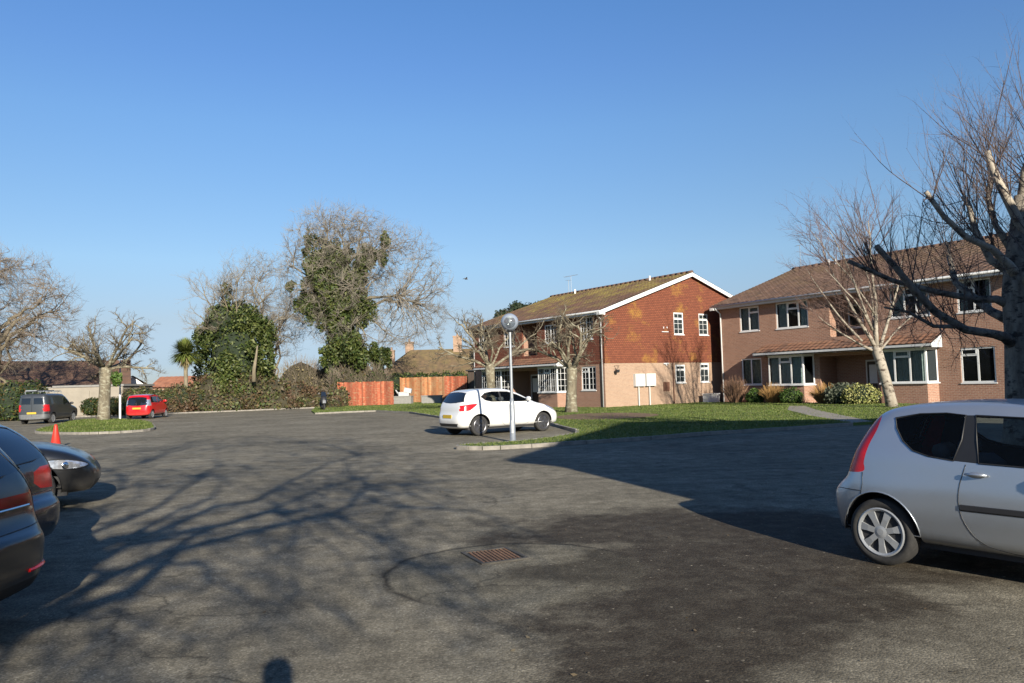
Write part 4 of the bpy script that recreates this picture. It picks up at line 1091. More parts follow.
b.build('garage_door', M['render'], gw)

# ---- fences
def fence(name, label, A, B, h, mt, board=.12, posts=2.4):
    f = empty(name, (A[0], A[1], 0), math.atan2(B[1]-A[1], B[0]-A[0]), label, 'fence'); L = math.hypot(B[0]-A[0], B[1]-A[1]); n = int(L/posts)+1
    for k in range(n):
        p = MB(); x0, x1 = k*L/n, (k+1)*L/n; m = int((x1-x0)/board)
        for j in range(m):
            a = x0+(x1-x0)*j/m; p.box(a+.004, a+(x1-x0)/m-.004, -.012+(j % 2)*.012, .006+(j % 2)*.012, .06, h+random.uniform(-.02, .02))
        p.box(x0, x1, .03, .07, .4, .5); p.box(x0, x1, .03, .07, h-.35, h-.25); p.build('fence_panel', mt if not isinstance(mt, list) else mt[k % len(mt)], f)
        q = MB(); q.box(x0-.05, x0+.05, .02, .12, 0, h+.06); q.build('post', M['fence_pale'], f)
    return f
fence('board_fence', 'bright orange vertical-board fence left of the pale trough', (-15.5, 67.2), (-10.45, 66.4), 2.15, M['fence_orange'])
fence('board_fence', 'patchy orange and pale board fence behind the two pale troughs', (-11.0, 74.2), (-4.4, 72.6), 2.5, [M['fence_pale'], M['fence_pale'], M['fence_orange']])
sh_ = empty('shade_block', (-4.35, 73.4, 0), R(-12), 'dark block added for the shaded stretch past the end of the board fence, beside the tile-hung block', 'shade block')  # added dark block, stands in for the tile-hung house's shadow on the fence
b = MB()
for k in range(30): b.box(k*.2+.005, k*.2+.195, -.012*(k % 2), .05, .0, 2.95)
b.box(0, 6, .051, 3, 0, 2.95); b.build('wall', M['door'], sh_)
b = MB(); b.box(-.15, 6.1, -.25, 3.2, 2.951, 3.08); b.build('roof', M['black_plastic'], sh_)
def trough(label, x, y, L):
    b = MB(); b.box(-L/2, L/2, -.4, .4, 0, .62); b.box(-L/2-.04, L/2+.04, -.44, -.36, .621, .70); b.box(-L/2-.04, L/2+.04, .36, .44, .621, .70); b.box(-L/2-.04, -L/2+.04, -.36, .36, .621, .70); b.box(L/2-.04, L/2+.04, -.36, .36, .621, .70)
    o = b.build('trough', M['coping'], None, loc=(x, y, GZ), rz=R(-8)); return tag(o, label, 'trough')
trough('pale trough carrying the grey box in front of the fence', -10.05, 69.3, 1.7); trough('empty pale trough in front of the patchy fence', -7.35, 68.7, 1.75)
b = MB(); b.box(-.5, .45, -.3, .3, 0, .35); b.box(-.1, .55, -.34, .34, .351, .75, Matrix.Rotation(R(12), 4, 'Y')); b.tube([(-.5, 0, .1), (-.8, 0, .55)], .06, 6)
tag(b.build('garden_box', M['grey_plastic'], None, loc=(-9.9, 69.2, .8)), 'grey plastic box standing on the pale trough', 'box')
b = MB(); b.box(-.5, .5, -.25, .25, 0, .5); b.box(-.54, .54, -.29, .29, .501, .56); tag(b.build('plant_tub', M['white'], None, loc=(12.6, 48.6, GZ), rz=R(35)), 'low white tub at the far corner of the pale brick gable', 'tub')

# ---- lamp post
lp = empty('street_lamp', (-.05, 21.12, 0), 0, 'slim grey lamp post with a clear globe beside the white hatchback', 'street lamp')
b = MB(); b.lathe([(.001, 1.22), (.045, 1.2), (.075, 1.02), (.078, .06), (.1, .05), (.1, 0)][::-1], 20); b.lathe([(.045, 1.2), (.036, 3.08)], 18); b.build('pole', M['galv'], lp, True)
b = MB(); b.box(-.03, .03, -.082, -.078, .25, .6); b.build('access_door', M['grey_plastic'], lp)
b = MB(); b.lathe([(.036, 3.04), (.075, 3.06), (.085, 3.14), (.05, 3.17), (.03, 3.2), (.03, 3.32), (.001, 3.34)], 18); b.build('lamp_holder', M['black_plastic'], lp, True)
b = MB(); b.lathe([(.001, 3.57)]+[(.245*math.sin(a), 3.32+.245*math.cos(a)) for a in np.linspace(.15, 2.75, 18)], 28); g = b.build('globe', M['globe'], lp, True)
b = MB(); b.lathe([(.001, 3.50), (.10, 3.47), (.11, 3.44), (.03, 3.42), (.03, 3.3)], 16); b.build('reflector', M['white'], lp, True)
pp = empty('lamp_post', (-24.8, 48.0, 0), 0, 'thin pole with a white lower sleeve beside the red car', 'post')
b = MB(); b.lathe([(.065, 1.75), (.065, .0)][::-1], 12); b.build('sleeve', M['white'], pp, True)
b = MB(); b.lathe([(.05, 1.75), (.04, 4.2), (.001, 4.22)], 10); b.build('pole', M['galv'], pp, True)
# cone
cn = empty('traffic_cone', (-14.6, 24.3, 0), 0, 'single red traffic cone standing beyond the dark bonnet', 'cone')
b = MB(); b.lathe([(.17, .03), (.155, .04), (.05, .68), (.035, .72), (.001, .725)], 20); b.build('cone_body', M['cone'], cn, True)
b = MB(); b.box(-.2, .2, -.2, .2, 0, .035); b.build('cone_base', M['cone'], cn)
# bird
b = MB(); b.lathe([(.001, -.16), (.05, -.08), (.06, .02), (.04, .12), (.001, .17)], 8, Matrix.Rotation(math.pi/2, 4, 'Y'))
for s in (1, -1):
    b.quad((.06, s*.03, .02), (-.07, s*.03, .02), (-.08, s*.28, .10), (.03, s*.26, .12)); b.quad((.03, s*.26, .12), (-.08, s*.28, .10), (-.12, s*.5, .04), (-.08, s*.5, .05))
b.quad((-.14, -.03, 0), (-.14, .03, 0), (-.26, .07, 0), (-.26, -.07, 0))
tag(b.build('bird', M['bird'], None, loc=(-3.51, 60, 10.03), rz=.4), 'small dark bird flying in the sky left of the roof aerials', 'bird')

# ================================================================== CARS
ZP = [(.1, .90), (.25, .955), (.45, .998), (.72, 1.0), (.98, .945), (1.4, .755), (1.6, .68)]
rwin = lambda w0, w1, z0, z1: [(-w0, z0+.03), (-w0*.5, z0), (0, z0-.012), (w0*.5, z0), (w0, z0+.03), (w1, z1-.03), (w1*.5, z1), (0, z1+.01), (-w1*.5, z1), (-w1, z1-.03)]
lamp_r = lambda y0, y1, z0, z1, t=.06: [[(y0, z0), (y1, z0), (y1, z1), (y0+t, z1)], [(-y0, z0), (-y1, z0), (-y1, z1), (-y0-t, z1)]]
silver_paint = paint('silver_blue_paint', (.42, .455, .50), .75, .36, .5)
white_paint = paint('white_paint', (.60, .60, .59), 0, .25)
red_paint = paint('red_paint', (.50, .008, .012), 0, .25)
van_paint = paint('dark_grey_paint', (.045, .05, .055), .3, .35)
black_paint = paint('black_paint', (.010, .011, .013), .0, .3, .45)
blue_paint = paint('midnight_blue_paint', (.008, .012, .028), .1, .25, .5)

def side_moulding(x0, x1, z, m=None):
    def fn(car, body, project):
        for s in (1, -1):
            b = MB(); q = [p for p in project([(x0+(x1-x0)*k/14, z) for k in range(15)], 'side', s)]
            for p, r_ in zip(q, q[1:]):
                o = Vector((0, s*.012, 0)); u = Vector((0, 0, .032))
                b.quad(p+u*.7, r_+u*.7, r_+u*.6+o, p+u*.6+o); b.quad(p+u*.6+o, r_+u*.6+o, r_-u*.6+o, p-u*.6+o); b.quad(p-u*.6+o, r_-u*.6+o, r_-u, p-u)
            b.build('side_moulding', m or M['black_plastic'], car)
    return fn
silver = dict(L=3.84, W=.83, R=.30, wheels=(.62, 3.06), paint=silver_paint, rimmat=M['alloy'], sill=.22, zprof=ZP, zs=4, pn=7, k=.13, lod=1.9, interior=True, seat_x=1.95, taper=.06,
    sil=[(.18, .21), (.09, .29), (.05, .43), (.04, .57), (.07, .66), (.15, .735), (.215, .80), (.25, .9), (.325, 1.08), (.45, 1.28), (.56, 1.39), (.74, 1.445), (1.1, 1.475), (1.6, 1.475), (2.05, 1.42), (2.45, 1.25), (2.95, .99), (3.3, .90), (3.62, .78), (3.80, .62), (3.84, .45), (3.78, .26), (3.4, .20), (2.6, .20), (1.9, .20), (1.2, .20), (.6, .20)],
    flare=[(.62, .52, .48, .26, .022), (3.06, .52, .48, .26, .022), (1.8, .40, 1.2, .10, -.015)],
    regions=[('side_window', [(.735, 1.33), (.76, 1.24), (.83, 1.13), (.93, 1.05), (1.07, 1.01), (1.28, .985), (1.33, 1.16), (1.34, 1.365), (1.18, 1.38), (.95, 1.37)], (0, 2), 'side', M['carglass'], False),
             ('pillar_trim', [(1.28, .985), (1.33, 1.16), (1.34, 1.365), (1.42, 1.365), (1.45, 1.15), (1.48, .975)], (0, 2), 'side', M['seal'], False),
             ('side_window', [(1.48, .975), (1.45, 1.15), (1.42, 1.365), (1.8, 1.35), (2.15, 1.26), (2.45, 1.11), (2.68, .99), (2.5, .955), (2.1, .96)], (0, 2), 'side', M['carglass'], False),
             ('tail_light', [(.10, .84), (.12, .98), (.24, 1.20), (.42, 1.37), (.57, 1.355), (.575, 1.24), (.51, 1.08), (.475, .93), (.465, .835), (.2, .82)], (0, 2), 'side', M['red_lens'], True),
             ('rear_window', rwin(.58, .50, 1.0, 1.34), (1, 2), 'rear', M['carglass'], False), ('windscreen', rwin(.66, .54, .98, 1.38), (1, 2), 'front', M['carglass'], False),
             ('headlight', [(3.3, .72), (3.5, .66), (3.86, .60), (3.86, .74), (3.6, .84), (3.4, .84)], (0, 2), 'side', M['clear_lens'], True)],
    lines=[([(1.38, .96), (1.335, .80), (1.32, .66), (1.34, .52), (1.41, .38), (1.52, .30), (1.70, .265), (2.45, .265), (2.62, .42), (2.66, .7), (2.66, .94)], 'side', False), ([(.465, .83), (.47, .72), (.45, .62)], 'side', False), ([(.45, .66), (.2, .66), (.05, .63)], 'side', False)],
    handles=[(1.47, .88)], lock=True, mirror=(2.42, 1.0), plate=(0, .55, 'rear'), lip=.5, extra=[side_moulding(1.34, 2.62, .61)],
    style=dict(spokes=7, w0=.12, w1=.17, waist=.8, hub=.27, rim=.72, ph=.25))
make_car('parked_car', 'silver three-door hatchback cropped by the right edge of the photo', (3.30, 7.34), -54.2, silver, .92)

white = dict(L=4.02, W=.86, R=.315, wheels=(.72, 3.23), paint=white_paint, rimmat=M['alloy_dark'], sill=.22, zprof=ZP, zs=3, pn=7, k=.12, lod=1.15, interior=True, seat_x=2.0,
    sil=[(.18, .23), (.06, .30), (.0, .46), (.02, .62), (.07, .74), (.10, .93), (.19, 1.10), (.38, 1.33), (.56, 1.43), (1.0, 1.475), (1.5, 1.485), (1.95, 1.45), (2.4, 1.30), (2.95, 1.04), (3.35, .94), (3.7, .81), (3.92, .66), (4.01, .5), (3.98, .3), (3.8, .22), (2.8, .21), (1.8, .21), (.7, .21)],
    flare=[(.72, .5, .45, .25, .02), (3.23, .5, .45, .25, .02)],
    regions=[('side_window', [(.84, 1.22), (.98, 1.11), (1.2, 1.06), (1.55, 1.05), (1.55, 1.375), (1.3, 1.375), (1.02, 1.34)], (0, 2), 'side', M['carglass'], False),
             ('side_window', [(1.60, 1.05), (1.60, 1.375), (1.9, 1.36), (2.25, 1.25), (2.6, 1.10), (2.72, 1.035), (2.4, 1.03)], (0, 2), 'side', M['carglass'], False),
             ('pillar_trim', [(1.55, 1.05), (1.60, 1.05), (1.60, 1.375), (1.55, 1.375)], (0, 2), 'side', M['seal'], False),
             ('tail_light', [(-.05, .84), (.12, .79), (.34, .80), (.50, .88), (.66, 1.0), (.40, 1.0), (.1, .95)], (0, 2), 'side', M['red_lens'], True),
             ('rear_window', rwin(.66, .52, 1.05, 1.37), (1, 2), 'rear', M['carglass_dark'], False), ('windscreen', rwin(.68, .56, 1.04, 1.40), (1, 2), 'front', M['carglass'], False),
             ('headlight', [(3.36, .86), (3.6, .72), (3.86, .64), (4.02, .66), (3.9, .80), (3.65, .90)], (0, 2), 'side', M['clear_lens'], True),
             ('bumper_insert', [(-.5, .30), (.5, .30), (.58, .40), (-.58, .40)], (1, 2), 'rear', M['black_plastic'], False)],
    lines=[([(1.60, 1.03), (1.52, .85), (1.50, .60), (1.56, .38), (1.7, .28), (2.5, .28), (2.75, .45), (2.8, .8), (2.78, 1.0)], 'side', False), ([(.36, .80), (.38, .62), (.34, .5)], 'side', False)],
    handles=[(1.72, .90)], mirror=(2.58, 1.08), plate=(0, .62, 'rear'), style=dict(spokes=5, w0=.12, w1=.10, waist=1.0, hub=.2, rim=.72, twin=(-.13, .13)))
make_car('parked_car', 'white three-door hatchback parked behind the grey lamp post', (-2.14, 24.3), 35.2, white)

red = dict(L=3.56, W=.82, R=.29, wheels=(.58, 2.94), paint=red_paint, rimmat=M['alloy'], sill=.23, zprof=[(.1, .9), (.3, .97), (.5, 1), (.9, .99), (1.1, .95), (1.6, .80)], pn=8, k=.10, lod=.7,
    sil=[(.12, .24), (.03, .33), (.0, .55), (.03, .85), (.09, 1.15), (.19, 1.42), (.34, 1.54), (.9, 1.59), (1.6, 1.585), (2.1, 1.48), (2.55, 1.22), (2.85, 1.04), (3.25, .92), (3.5, .72), (3.56, .45), (3.48, .25), (2.6, .22), (1.6, .22), (.7, .22)],
    regions=[('side_window', [(.40, 1.06), (.46, 1.42), (1.35, 1.45), (1.4, 1.04)], (0, 2), 'side', M['carglass_dark'], False), ('side_window', [(1.46, 1.04), (1.44, 1.45), (1.95, 1.40), (2.5, 1.06)], (0, 2), 'side', M['carglass_dark'], False),
             ('tail_light', [(-.05, .86), (.18, .86), (.28, 1.25), (.02, 1.25)], (0, 2), 'side', M['clear_lens'], False), ('tail_light', lamp_r(.66, .9, .86, 1.25, .0)[0], (1, 2), 'rear', M['clear_lens'], False), ('tail_light', lamp_r(.66, .9, .86, 1.25, .0)[1], (1, 2), 'rear', M['clear_lens'], False),
             ('rear_window', rwin(.62, .56, .88, 1.42), (1, 2), 'rear', M['carglass_dark'], False), ('windscreen', rwin(.66, .58, 1.06, 1.48), (1, 2), 'front', M['carglass_dark'], False)],
    mirror=(2.42, 1.10), plate=(0, .70, 'rear'), style=dict(spokes=5, w0=.2, w1=.3, rim=.7))
make_car('parked_car', 'red compact car with yellow plate parked beyond the grass island', (-24.3, 49.1), 95, red)
def rack(car, body, project):
    b = MB()
    for x in (.5, 1.4, 2.3): b.tube([(x, -.62, 1.93), (x, .62, 1.93)], .02, 6); [b.tube([(x, s*.6, 1.8), (x, s*.62, 1.95)], .02, 6) for s in (1, -1)]
    for s in (1, -1): b.tube([(.35, s*.5, 1.96), (2.45, s*.5, 1.96)], .025, 6)
    b.box(.3, 2.5, -.12, .5, 1.97, 2.03); b.build('roof_rack', M['galv'], car)
    h = MB(); h.tube([(-.01, 0, .45), (-.01, 0, 1.7)], .006, 4); h.build('door_gap', M['seal'], body)
van = dict(cat='van', L=4.3, W=.89, R=.32, wheels=(.78, 3.45), paint=van_paint, rimmat=M['alloy'], sill=.25, zprof=[(.1, .9), (.3, .97), (.6, 1), (1.1, .99), (1.7, .88)], pn=10, k=.09, lod=.7,
    sil=[(.06, .26), (.0, .4), (.0, .7), (.03, 1.2), (.09, 1.65), (.2, 1.78), (.8, 1.82), (1.8, 1.82), (2.3, 1.76), (2.75, 1.5), (3.2, 1.15), (3.7, 1.03), (4.1, .88), (4.28, .65), (4.3, .42), (4.2, .26), (3, .24), (2, .24), (.8, .24)],
    regions=[('side_window', [(2.05, 1.12), (2.02, 1.58), (2.35, 1.56), (2.95, 1.16)], (0, 2), 'side', M['carglass_dark'], False), ('tail_light', [(-.05, .75), (.14, .75), (.16, 1.15), (-.02, 1.15)], (0, 2), 'side', M['red_lens'], False),
             ('tail_light', [(.74, .75), (.95, .75), (.95, 1.15), (.74, 1.15)], (1, 2), 'rear', M['red_lens'], False), ('tail_light', [(-.74, .75), (-.95, .75), (-.95, 1.15), (-.74, 1.15)], (1, 2), 'rear', M['red_lens'], False),
             ('rear_window', [(-.62, 1.18), (-.08, 1.18), (-.08, 1.55), (-.58, 1.55)], (1, 2), 'rear', M['carglass_dark'], False), ('rear_window', [(.62, 1.18), (.08, 1.18), (.08, 1.55), (.58, 1.55)], (1, 2), 'rear', M['carglass_dark'], False),
             ('windscreen', rwin(.7, .62, 1.2, 1.66), (1, 2), 'front', M['carglass_dark'], False), ('rear_bumper', [(-.9, .3), (.9, .3), (.9, .58), (-.9, .58)], (1, 2), 'rear', M['bumper_grey'], False)],
    mirror=(2.85, 1.16), mirrormat=M['black_plastic'], plate=(0, .66, 'rear'), extra=[rack], style=dict(spokes=6, w0=.2, w1=.3, rim=.7))
make_car('parked_van', 'dark grey panel van with a roof rack parked by the cream garage wall', (-28.6, 45.2), 96.6, van)

def lowref(car, body, project):
    b = MB()
    for s in (1, -1):
        q = project([(s*(.35+.4*k/8), .43) for k in range(9)], 'rear', off=.004)
        if len(q) > 2: b.tube(q, .013, 6)
    b.build('reflector', M['red_lens'], car)
    c = MB(); q = project([(-.55+1.1*k/10, .845) for k in range(11)], 'rear', off=.004); c.tube(q, .009, 6); c.build('trim_strip', M['chrome'], car)
    e = MB(); e.tube([(.02, .55, .27), (.3, .55, .27)], .04, 10); e.build('exhaust', M['chrome'], car)
blk_sil = [(.22, .24), (.10, .30), (.02, .42), (.0, .58), (.01, .66), (.08, .71), (.13, .80), (.15, .95), (.24, 1.12), (.46, 1.36), (.66, 1.47), (1.2, 1.53), (1.9, 1.54), (2.4, 1.48), (2.9, 1.26), (3.3, 1.05), (3.8, .97), (4.15, .84), (4.33, .66), (4.36, .45), (4.28, .26), (3.2, .23), (2, .23), (.8, .23)]
black = dict(L=4.36, W=.90, R=.33, wheels=(.86, 3.5), paint=black_paint, rimmat=M['alloy_dark'], sill=.24, zprof=[(.1, .9), (.3, .97), (.55, 1), (.75, .985), (1.0, .93), (1.5, .74)], zs=3, pn=6, k=.12, lod=1.5, taper=.09, sil=blk_sil,
    regions=[('side_window', [(.75, 1.30), (.85, 1.12), (1.1, 1.04), (2.9, 1.02), (2.5, 1.3), (2.1, 1.42), (1.1, 1.42)], (0, 2), 'side', M['carglass_dark'], False),
             ('tail_light', [(-.05, .80), (.2, .79), (.45, .84), (.52, .91), (.3, .94), (.0, .93)], (0, 2), 'side', M['dark_red_lens'], True),
             ('tail_light', [(.15, .87), (.95, .80), (.95, .93), (.22, .93)], (1, 2), 'rear', M['dark_red_lens'], False), ('tail_light', [(-.15, .87), (-.95, .80), (-.95, .93), (-.22, .93)], (1, 2), 'rear', M['dark_red_lens'], False),
             ('rear_window', rwin(.64, .5, 1.06, 1.42), (1, 2), 'rear', M['carglass_dark'], False), ('windscreen', rwin(.68, .56, 1.08, 1.46), (1, 2), 'front', M['carglass_dark'], False),
             ('bumper_lower', [(-.75, .25), (.75, .25), (.8, .36), (-.8, .36)], (1, 2), 'rear', M['black_plastic'], False)],
    lines=[([(-.8, .72), (-.4, .705), (0, .70), (.4, .705), (.8, .72)], 'rear', False), ([(.40, .84), (.50, .65), (.48, .5)], 'side', False), ([(-.72, .72), (-.66, .85), (-.60, 1.0), (-.5, 1.3)], 'rear', False), ([(.72, .72), (.66, .85), (.60, 1.0), (.5, 1.3)], 'rear', False)],
    mirror=(2.75, 1.1), extra=[lowref], style=dict(spokes=5, w0=.15, w1=.2, rim=.72))
make_car('parked_car', 'nearest black car at the left edge with slim dark red tail lights', (-3.29, 4.88), 181, black)
blue = dict(black); blue['paint'] = blue_paint; blue['extra'] = []
blue['sil'] = [(.20, .24), (.08, .30), (.0, .42), (.0, .56), (.04, .63), (.11, .68), (.12, .80), (.14, .93), (.22, 1.07), (.42, 1.26), (.70, 1.39), (1.3, 1.46), (1.9, 1.46), (2.4, 1.40), (2.9, 1.18), (3.3, .98), (3.8, .92), (4.15, .80), (4.33, .62), (4.36, .45), (4.28, .26), (3.2, .23), (2, .23), (.8, .23)]
blue['regions'] = [('side_window', [(.95, 1.22), (1.1, 1.08), (1.3, 1.0), (2.9, .98), (2.5, 1.24), (2.1, 1.35), (1.3, 1.35)], (0, 2), 'side', M['carglass_dark'], False),
    ('tail_light', [(-.05, .72), (.2, .70), (.42, .78), (.50, .92), (.3, .95), (.0, .95)], (0, 2), 'side', M['red_lens'], True),
    ('tail_light', [(.24, .80), (.36, .74), (.95, .70), (.95, .95), (.40, .94), (.26, .90)], (1, 2), 'rear', M['red_lens'], False), ('tail_light', [(-.24, .80), (-.36, .74), (-.95, .70), (-.95, .95), (-.40, .94), (-.26, .90)], (1, 2), 'rear', M['red_lens'], False),
    ('rear_window', rwin(.62, .5, 1.0, 1.34), (1, 2), 'rear', M['carglass_dark'], False), ('windscreen', rwin(.68, .56, 1.0, 1.4), (1, 2), 'front', M['carglass_dark'], False)]
make_car('parked_car', 'dark blue hatchback with glowing-red round tail light, between two other dark cars', (-4.36, 6.92), 184, blue)
def head_lamps(car, body, project):
    for s in (1, -1):
        b = MB(); n = 14; rows = []; rim_ = []
        for k in range(n+1):
            u = k/n; a = -.40+.62*u; mid = .675-.05*u; hh = .062*math.sin(math.pi*min(1, .12+u*.88))**.7+.006
            rows.append(project([(a, mid-hh+2*hh*m/5) for m in range(6)], 'diag', s, off=.006))
        rows = [r_ for r_ in rows if len(r_) == 6]
        if len(rows) < 9: continue
        for p, q in zip(rows, rows[1:]):
            for m in range(5): b.quad(p[m], q[m], q[m+1], p[m+1])
        o = b.build('headlight', M['clear_lens'], car, True)
        t = MB(); t.tube([r_[0] for r_ in rows]+[r_[-1] for r_ in rows[::-1]], .008, 5, closed=True); t.build('bezel', M['seal'], o, True)
        t = MB(); c = rows[7][2]
        t.lathe([(.001, .012), (.04, .010), (.052, .0)], 16, Matrix.Translation(c) @ Vector((.5, s*.86, 0)).to_track_quat('Z', 'Y').to_matrix().to_4x4()); t.build('bulb', M['chrome'], o, True)
nose = dict(black); nose['paint'] = black_paint; nose['extra'] = [head_lamps]; nose['lod'] = 1.3
nose['sil'] = [(.10, .28), (.0, .5), (.04, .8), (.2, .95), (.9, 1.1), (1.5, 1.38), (2.1, 1.45), (2.6, 1.40), (3.0, 1.18), (3.25, .98), (3.6, .93), (3.95, .84), (4.18, .72), (4.30, .60), (4.36, .45), (4.30, .30), (4.1, .22), (3.2, .21), (2, .21), (.8, .21)]
nose['regions'] = [('side_window', [(1.3, 1.12), (1.7, 1.36), (2.5, 1.34), (2.95, 1.06), (2.2, 1.02)], (0, 2), 'side', M['carglass_dark'], False),
    ('windscreen', rwin(.68, .56, 1.04, 1.38), (1, 2), 'front', M['carglass_dark'], False), ('grille', [(-.3, .50), (.3, .50), (.36, .62), (-.36, .62)], (1, 2), 'front', M['black_plastic'], False),
    ('grille', [(-.6, .28), (.6, .28), (.55, .40), (-.55, .40)], (1, 2), 'front', M['black_plastic'], False)]
nose['lines'] = [([(3.1, 1.0), (3.3, .90), (3.5, .87)], 'side', False), ([(2.05, 1.0), (2.0, .6), (2.1, .3)], 'side', False)]
nose['plate'] = None
a = R(27); make_car('parked_car', 'dark car with its headlight and bonnet pointing out of the parking row', (-6.28-4.36*math.cos(a), 11.6-4.36*math.sin(a)), 27, nose)

# covered scooter by the hedge
sc = empty('scooter', (-14.15, 56.6, 0), R(-70), 'black scooter parked nose-on at the end of the hedge', 'scooter')
b = MB(); b.lathe([(.12, -.05), (.26, -.06), (.29, -.03), (.29, .03), (.26, .06), (.12, .05)], 20, Matrix.Translation((.55, 0, .29)) @ Matrix.Rotation(math.pi/2, 4, 'X'), closed=True); b.build('wheel', M['rubber'], sc, True)
b = MB(); b.lathe([(.12, -.06), (.26, -.07), (.29, -.03), (.29, .03), (.26, .07), (.12, .06)], 20, Matrix.Translation((-.65, 0, .29)) @ Matrix.Rotation(math.pi/2, 4, 'X'), closed=True); b.build('wheel', M['rubber'], sc, True)
b = MB(); b.tube([(.6, 0, .5), (.5, 0, .7), (.42, 0, .95), (.36, 0, 1.08)], [.16, .26, .22, .12], 12); b.tube([(.4, 0, .35), (-.2, 0, .3), (-.3, 0, .5), (-.8, 0, .75)], [.16, .2, .26, .16], 12); b.build('fairing', M['black_plastic'], sc, True)
b = MB(); b.tube([(-.05, 0, .78), (-.4, 0, .82), (-.8, 0, .86)], [.12, .15, .1], 10); b.build('seat', M['rubber'], sc, True)
b = MB(); b.tube([(.3, -.36, 1.06), (.36, 0, 1.04), (.3, .36, 1.06)], .022, 6); b.build('handlebar', M['black_plastic'], sc)
for s in (1, -1): b = MB(); b.tube([(.33, s*.22, 1.06), (.36, s*.32, 1.26)], .012, 5); b.obox(Vector((.37, s*.34, 1.30)), .02, .13, .09); b.build('mirror', M['black_plastic'], sc)
b = MB(); b.quad((.42, -.2, 1.05), (.42, .2, 1.05), (.30, .15, 1.42), (.30, -.15, 1.42)); b.build('windshield', M['carglass_dark'], sc)
b = MB(); b.obox(Vector((.76, 0, .68)), .02, .22, .2); b.build('headlight', M['clear_lens'], sc)

# ================================================================== TREES
def S_(n, seg, wob, up, tip, sides, fr, ang, ln, rr): return dict(n=n, seg=seg, wob=wob, up=up, tip=tip, sides=sides, **{'from': fr}, ang=ang, len=ln, rr=rr)
poll = S_([1, 6, 6, 5, 4], [6, 5, 4, 3, 2], [.17, .24, .26, .22, .2], [.03, .02, .02, .04, .03], [.42, .4, .35, .4, .4], [8, 6, 4, 3, 3], [0, .25, .2, .15, .2], [0, .75, .8, .8, .8], [1, .50, .52, .55, .55], [1, .42, .42, .42, .55])
def pollard(label, base, seed, lean, fork, Lm, n, group, r=.24, elr=(.35, 1.1)):
    rnd = random.Random(seed*3+1); limbs = []
    top = Vector((lean[0], lean[1], fork))
    for k in range(n):
        a = 2*math.pi*k/n+rnd.uniform(-.3, .3); el = rnd.uniform(*elr)
        limbs.append((top-Vector((0, 0, rnd.uniform(0, .25))), (math.cos(a)*math.cos(el), math.sin(a)*math.cos(el), math.sin(el)), Lm*rnd.uniform(.8, 1.15), r*rnd.uniform(.27, .40)))
    return bare_tree('pollarded_tree', label, base, poll, (M['lichen_bark'], M['lichen_twig']), ([(0, 0, -.05), (lean[0]*.2, 0, .4), (lean[0]*.6, lean[1]*.5, fork*.6), top, (lean[0], lean[1], fork+.15)], [r*1.35, r*1.05, r*.95, r*1.08, r*.7]), limbs, seed, group=group)
pollard('pale lichen-covered tree just right of the lamp post', (2.9, 38.7, GZ), 11, (.1, 0), 2.2, 2.9, 9, 'pollarded trees on the lawn', .27)
pollard('pale lichen-covered tree just left of the lamp post', (-1.25, 44.6, GZ), 12, (-.1, 0), 2.6, 3.1, 8, 'pollarded trees on the lawn', .27)
isl_tree = pollard('gnarled bare tree on the small grass island beside the red car', (-25.1, 46.6, GZ), 5, (.15, 0), 3.2, 3.5, 10, None, .33, (.05, .8))  # sunlight on the near tree's upper limbs, put into a paler bark colour
P, N = blob_pts([((.75, .1, 2.5), (.3, .3, .45))], 350); leaf_cloud('ivy', P, N, .13, M['shrub_green'], isl_tree)

# birch by the right-hand block
bi = S_([1, 15, 9, 5], [8, 5, 4, 3], [.07, .10, .12, .15], [.05, .05, .04, .03], [.2, .3, .4, .4], [7, 3, 3, 3], [0, .12, .12, .15], [0, .6, .6, .6], [1, .42, .45, .5], [1, .22, .5, .5])
bl = [((-.55, 0, 2.5), (-.62, .1, .30), 2.9, .07), ((-.55, 0, 2.55), (-.32, -.1, .8), 4.2, .10), ((-.55, 0, 2.6), (-.1, .1, 1), 4.8, .11), ((-.5, 0, 2.5), (.35, -.1, .8), 3.6, .09), ((-.45, 0, 2.5), (.6, .1, .55), 2.4, .06),
      ((-1.2, 0, 3.0), (-.6, .2, .75), 3.4, .06), ((-.7, 0, 3.5), (-.5, -.3, .9), 4.2, .06), ((-.6, 0, 3.2), (.15, .4, 1), 4.3, .07), ((-.75, 0, 3.6), (-.35, -.3, .5), 3.0, .05), ((-.55, 0, 4.2), (-.45, .1, 1), 4.4, .05)]
bl = [(a_, b_, c_*1.22, d_) for a_, b_, c_, d_ in bl]
bare_tree('birch_tree', 'white-barked birch leaning left in front of the right-hand porch', (17.05, 34.4, GZ), bi, (M['birch_bark'], M['birch_twig']), ([(0, 0, -.05), (-.08, 0, .5), (-.25, 0, 1.35), (-.53, 0, 2.5), (-.6, 0, 2.75)], [.27, .235, .215, .22, .14]), bl, 21, thin=True)

